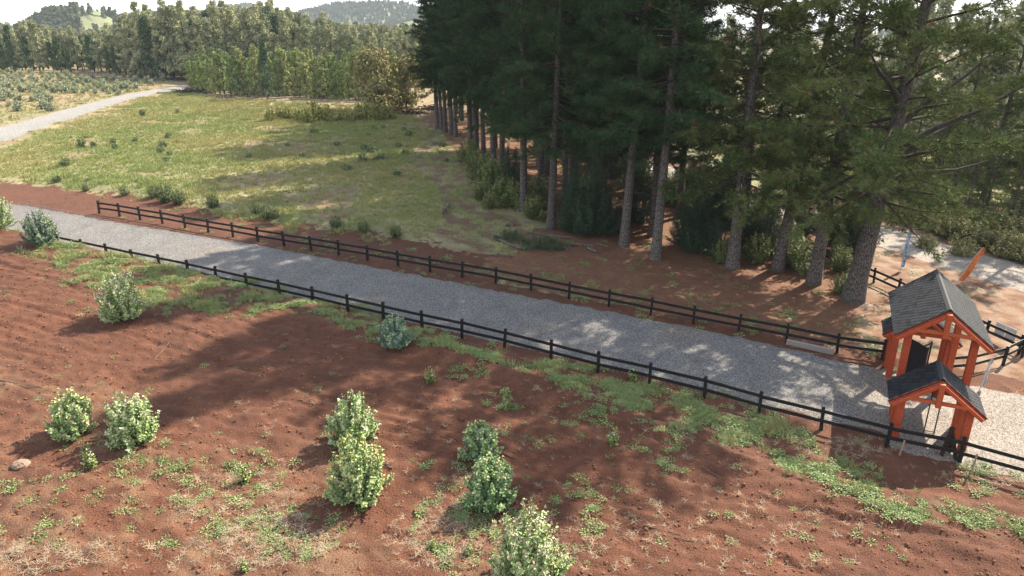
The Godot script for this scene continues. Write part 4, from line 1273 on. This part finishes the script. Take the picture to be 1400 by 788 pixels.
# ---------------------------------------------------------------- logs, stakes, banners, car
func log_at(u1: float, v1: float, u2: float, v2: float, r: float, label: String, called := "log", c := Color(-1, 0, 0), rise := 0.0) -> void:
	var a := at(u1, v1) + Vector3(0, r * 0.8, 0)
	var b := at(u2, v2) + Vector3(0, r * 0.8 + rise, 0)
	var d := b - a
	var mb := MB.new()
	var pts := PackedVector3Array()
	var rs := PackedFloat32Array()
	for i in 6:
		var f := i / 5.0
		pts.push_back(d * f + Vector3(0, 0.25 * r * sin(f * 7), 0) + d.cross(Vector3.UP).normalized() * r * 0.6 * sin(f * 5 + u1))
		rs.push_back(r * (1.0 - 0.35 * f) * rng.randf_range(0.92, 1.08))
	mb.tube(pts, rs, 8, col(0.24, 0.2, 0.175) if c.r < 0 else c, true)
	solo(called, mb.mesh(), M.bark, a, label, "log" if called == "log" else "branch")
func small_things() -> void:
	rng.seed = 901
	log_at(670, 327, 719, 344, 0.17, "pale grey log in front of the heap of cut branches")
	log_at(768, 336, 817, 338, 0.11, "thin pale log lying right of the heap of cut branches")
	log_at(817, 335, 831, 339, 0.10, "short log stub near the foot of a grey-trunked pine")
	log_at(721, 320, 781, 327, 0.10, "long thin log behind the heap of cut branches")
	log_at(691, 310, 705, 310, 0.16, "short thick log behind the arching twig")
	log_at(770, 340, 779, 345, 0.10, "short slanting log at the heap's end")
	log_at(805, 342, 815, 347, 0.14, "dark stub of wood on the litter in front of the pines")
	log_at(611, 287, 614, 280, 0.20, "split pale log on the grass, upper of two", "log", col(0.3, 0.25, 0.2))
	log_at(606, 293, 608.5, 288, 0.20, "split pale log on the grass, lower of two", "log", col(0.3, 0.25, 0.2))
	# arching twig and cut pine branches of the heap
	var br := bush_meshes(381, 1.0, 1.7, 44, 60, 0.28, 0.035, col(0.05, 0.08, 0.04), col(0.09, 0.12, 0.06), col(0.13, 0.11, 0.06), 0.4)
	for p in [[695, 328, 1.0, "olive heap of cut pine branches beside the pale log"], [735, 338, 1.25, "dark green heap of cut pine branches in front of the wood"], [755, 338, 1.0, "bluish heap of cut pine branches beside the thin log"]]:
		bush("cut_branches", br, p[3], "branch heap", at(p[0], p[1]) - Vector3(0, 0.05, 0), rng.randf() * TAU, Vector3(p[2], p[2] * 0.8, p[2]))
	# heaps of brush at the meadow's end
	for h in [[548, 157, 5.0, 1.8, "reddish-brown heap of brush and roots by the wood's far end", col(0.19, 0.09, 0.06), col(0.26, 0.17, 0.12)], [588, 152, 4.0, 1.4, "dull brown heap of brush under the last pines", col(0.16, 0.10, 0.07), col(0.2, 0.14, 0.1)], [262, 127, 4.5, 1.0, "brown windrow of brush by the end of the far road", col(0.15, 0.10, 0.08), col(0.2, 0.14, 0.11)], [315, 134, 6.0, 0.7, "low brown windrow of brush before the young plantation", col(0.19, 0.14, 0.11), col(0.24, 0.18, 0.14)]]:
		var mb := MB.new()
		for i in 260:
			var a := rng.randf() * TAU
			var r := sqrt(rng.randf())
			var p := Vector3(cos(a) * r * h[2], rng.randf() * h[3] * (1.05 - r), sin(a) * r * h[2] * 0.5)
			var d := rv().normalized() * rng.randf_range(0.5, 1.5)
			d.y *= 0.45
			mb.tube(PackedVector3Array([p - d, p + d]), PackedFloat32Array([rng.randf_range(0.04, 0.14), 0.03]), 4, (h[5] as Color).lerp(h[6], rng.randf()), false)
		solo("brush_heap", mb.mesh(), M.bark, at_plane(h[0], h[1]), h[4], "brush heap")
	# the squared beam by the far fence
	var a := at_plane(1075, 471)
	var b := at_plane(1140, 485.5)
	var mb := MB.new()
	mb.beam(Vector3(0, 0.17, 0), b - a + Vector3(0, 0.17, 0), 0.22, 0.32, col(0.30, 0.265, 0.25), Vector3.UP, 0.02)
	solo("timber_beam", mb.mesh(), M.old_wood, a, "weathered grey squared beam lying on gravel beside the fence", "beam")
	# stakes before the fence
	for s in [[1229, 624, 0.75, 0.1, "short pale stake leaning before the fence post at the low shelter"], [1327, 649, 0.95, 0.06, "taller pale stake on bare soil before the low shelter"]]:
		mb = MB.new()
		mb.beam(Vector3(0, -0.2, 0), Vector3(s[3], s[2], 0.02), 0.07, 0.05, col(0.32, 0.235, 0.16), Vector3.BACK)
		solo("stake", mb.mesh(), M.old_wood, at(s[0], s[1]), s[4], "stake")
	# fallen sticks on the field
	var g := "sticks lying on the red field"
	for s in [[845, 618, 868, 604], [690, 624, 705, 628], [880, 722, 930, 734], [475, 632, 535, 637], [1092, 700, 1104, 694], [625, 720, 665, 746], [0, 522, 58, 532], [212, 492, 232, 470], [922, 736, 950, 742], [810, 580, 822, 592], [410, 548, 432, 556], [40, 782, 98, 779], [740, 660, 770, 668], [960, 640, 985, 655]]:
		log_at(s[0], s[1], s[2], s[3], 0.022, "thin dry stick lying on the red field", "stick", col(0.26, 0.2, 0.15))
		get_child(get_child_count() - 1).set_meta("group", g)
	# pale clump of roots and stone
	for s in [[28, 636, 0.28, "pale lump of chalky soil below the two bushes"], [808, 541, 0.14, "small brown stone on the shaded red soil"]]:
		mb = MB.new()
		for i in 7:
			for j in 12:
				var f := func(ii: int, jj: int):
					var th := PI * ii / 7.0
					var ph := TAU * jj / 12.0
					var q := Vector3(sin(th) * cos(ph) * 1.3, cos(th) * 0.6, sin(th) * sin(ph))
					return q * s[2] * (1.0 + 0.35 * n_fine.get_noise_3d(q.x * 1.5 + s[0], q.y * 1.5, q.z * 1.5))
				mb.quad(f.call(i, j), f.call(i + 1, j), f.call(i + 1, j + 1), f.call(i, j + 1), vary(col(0.3, 0.2, 0.15), 0.1))
		solo("stone", mb.mesh(), M.soil, at(s[0], s[1]), s[3], "stone")
	# banners by the dirt road
	banner(1231, 371, 3.3, 0.24, 0.0, [col(0.10, 0.22, 0.36), col(0.55, 0.6, 0.65)], "narrow blue banner with white foot standing beside the dirt road")
	banner(1039, 294, 2.9, 0.85, 0.05, [col(0.60, 0.63, 0.72), col(0.22, 0.32, 0.58)], "white and blue feather banner seen between the pine trunks")
	banner(1307, 389, 2.9, 0.42, 0.36, [col(0.40, 0.095, 0.03), col(0.40, 0.16, 0.04)], "orange feather banner leaning beside the dirt road")
	banner(1083, 301, 2.3, 0.4, 0.14, [col(0.55, 0.22, 0.07), col(0.58, 0.36, 0.16)], "small orange banner standing behind the pines")
	banner(1339, 535, 1.9, 0.13, 0.08, [col(0.62, 0.6, 0.68), col(0.5, 0.48, 0.6)], "white feather banner beside the gateway's rear post")
	# pale sign on the fence
	var third_a := at_plane(1356, 466)
	var third_b := at_plane(1384, 479)
	var d := third_b - third_a
	var o := thing("sign", "pale grey panel sign hung behind the fence rails", "sign", third_a + Vector3(0.1, 0, -0.1))
	for i in 4:
		mb = MB.new()
		var y := 0.62 if i < 2 else 1.02
		var p := d * (0.25 + 0.5 * (i % 2)) + Vector3(0, y, 0)
		mb.box(Transform3D(Basis(d.normalized(), Vector3.UP, d.normalized().cross(Vector3.UP)), p), Vector3(d.length() * 0.25 - 0.02, 0.185, 0.012), 0.004, col(0.52, 0.54, 0.57))
		part("panel", mb.mesh(), M.metal, o)
	car(at(1128, 316), 0.55)
	# wire fence across the dirt road
	o = thing("wire_fence", "thin-posted wire fence in the pasture beyond the dirt road", "fence", at(1195, 276))
	var prev := Vector3.ZERO
	for i in 13:
		var u := 1195.0 + i * 17.5
		var p := at(u, lerpf(276, 334, i / 12.0)) - o.position
		mb = MB.new()
		mb.tube(PackedVector3Array([Vector3(0, -0.2, 0), Vector3(0.03, 1.0, 0), Vector3(0.05, 1.9, 0.02)]), PackedFloat32Array([0.06, 0.055, 0.05]), 6, col(0.13, 0.105, 0.09))
		part("post", mb.mesh(), M.bark, o, Transform3D(Basis(), p))
		if i > 0:
			for y in [0.5, 1.0, 1.5]:
				mb = MB.new()
				mb.tube(PackedVector3Array([prev + Vector3(0, y, 0), p + Vector3(0, y, 0)]), PackedFloat32Array([0.012, 0.012]), 3, col(0.2, 0.19, 0.18))
				part("wire", mb.mesh(), M.metal, o)
		prev = p
func banner(u: float, v: float, h: float, w: float, lean: float, cc: Array, label: String) -> void:
	var o := thing("feather_banner", label, "banner", at(u, v), -0.25)
	var mb := MB.new()
	var pts := PackedVector3Array()
	var rs := PackedFloat32Array()
	for i in 9:
		var f := i / 8.0
		pts.push_back(Vector3(lean * h * f + w * 0.35 * pow(f, 5), h * f - (0.1 if i == 0 else 0.0), 0))
		rs.push_back(0.022)
	mb.tube(pts, rs, 6, col(0.35, 0.35, 0.36))
	part("pole", mb.mesh(), M.metal, o)
	mb = MB.new()
	var n := 22
	for i in n:
		for k in 5:
			var f := func(ii: int, kk: int):
				var y := lerpf(0.1, 1.0, float(ii) / n)
				var a := float(kk) / 5.0
				var wd := w * (0.75 + 0.25 * sin(y * PI)) * sqrt(clampf((1.02 - y) * 6.0, 0.0, 1.0))
				var x: float = lean * h * y + w * 0.35 * pow(y, 5)
				return Vector3(x + wd * a + 0.02, h * y, 0.08 * sin(a * 5.0 + y * 9.0) * a + 0.03 * sin(y * 23.0) * a)
			var pick := n_mid.get_noise_2d(i * 1.1 + u, k * 1.4)
			var c: Color = cc[0] if pick < 0.12 else cc[1]
			mb.quad(f.call(i, k), f.call(i + 1, k), f.call(i + 1, k + 1), f.call(i, k + 1), c)
	part("cloth", mb.mesh(), M.cloth, o)
func car(q: Vector3, turn: float) -> void:
	var o := thing("parked_car", "white car half hidden by foliage on the dirt road behind the pines", "car", q + Vector3(0, 0.05, 0), turn)
	var white := col(0.40, 0.40, 0.40)
	var prof := [[-2.05, 0.32, 0.62], [-2.0, 0.3, 0.78], [-1.2, 0.26, 0.9], [-0.95, 0.25, 0.95], [0.95, 0.25, 0.98], [1.75, 0.27, 0.95], [2.0, 0.34, 0.8], [2.05, 0.4, 0.6]]
	var mb := MB.new()
	for i in prof.size() - 1:
		var a: Array = prof[i]
		var b: Array = prof[i + 1]
		for sx in [-1.0, 1.0]:
			mb.quad(Vector3(sx * 0.86, a[1], a[0]), Vector3(sx * 0.86, b[1], b[0]), Vector3(sx * 0.82, b[2], b[0]), Vector3(sx * 0.82, a[2], a[0]), white)
		mb.quad(Vector3(-0.82, a[2], a[0]), Vector3(0.82, a[2], a[0]), Vector3(0.82, b[2], b[0]), Vector3(-0.82, b[2], b[0]), white)
		mb.quad(Vector3(-0.86, a[1], a[0]), Vector3(0.86, a[1], a[0]), Vector3(0.86, b[1], b[0]), Vector3(-0.86, b[1], b[0]), white)
	for e in [prof[0], prof[7]]: mb.quad(Vector3(-0.86, e[1], e[0]), Vector3(0.86, e[1], e[0]), Vector3(0.82, e[2], e[0]), Vector3(-0.82, e[2], e[0]), white)
	part("body", mb.mesh(), M.car_paint, o)
	mb = MB.new()
	mb.box(Transform3D(Basis(), Vector3(0, 1.475, 0.3)), Vector3(0.60, 0.025, 0.75), 0.02, white)
	for sx in [-1.0, 1.0]:
		for e in [[-1.1, -0.45], [0.3, 0.3], [1.6, 1.05]]:
			mb.beam(Vector3(sx * 0.8, 0.94, e[0]), Vector3(sx * 0.6, 1.46, e[1]), 0.05, 0.05, white)
	part("roof", mb.mesh(), M.car_paint, o)
	mb = MB.new()
	mb.quad(Vector3(-0.78, 0.95, -1.08), Vector3(0.78, 0.95, -1.08), Vector3(0.58, 1.45, -0.44), Vector3(-0.58, 1.45, -0.44), Color.WHITE)
	part("windscreen", mb.mesh(), M.car_glass, o)
	mb = MB.new()
	mb.quad(Vector3(-0.78, 0.96, 1.58), Vector3(0.78, 0.96, 1.58), Vector3(0.58, 1.45, 1.04), Vector3(-0.58, 1.45, 1.04), Color.WHITE)
	part("rear_window", mb.mesh(), M.car_glass, o)
	for sx in [-1.0, 1.0]:
		mb = MB.new()
		mb.quad(Vector3(sx * 0.79, 0.95, -1.02), Vector3(sx * 0.79, 0.97, 1.52), Vector3(sx * 0.595, 1.45, 1.0), Vector3(sx * 0.595, 1.45, -0.42), Color.WHITE)
		part("side_window", mb.mesh(), M.car_glass, o)
		for z in [-1.3, 1.25]:
			mb = MB.new()
			mb.tube(PackedVector3Array([Vector3(sx * 0.70, 0.31, z), Vector3(sx * 0.89, 0.31, z)]), PackedFloat32Array([0.31, 0.31]), 18, col(0.015, 0.015, 0.015))
			var wh := part("wheel", mb.mesh(), M.metal, o)
			mb = MB.new()
			mb.tube(PackedVector3Array([Vector3(sx * 0.86, 0.31, z), Vector3(sx * 0.90, 0.31, z)]), PackedFloat32Array([0.2, 0.18]), 14, col(0.3, 0.3, 0.31))
			part("rim", mb.mesh(), M.metal, wh)
		mb = MB.new()
		mb.box(Transform3D(Basis(), Vector3(sx * 0.62, 0.64, -2.05)), Vector3(0.16, 0.07, 0.03), 0.015, col(0.38, 0.38, 0.38))
		part("headlight", mb.mesh(), M.car_paint, o)
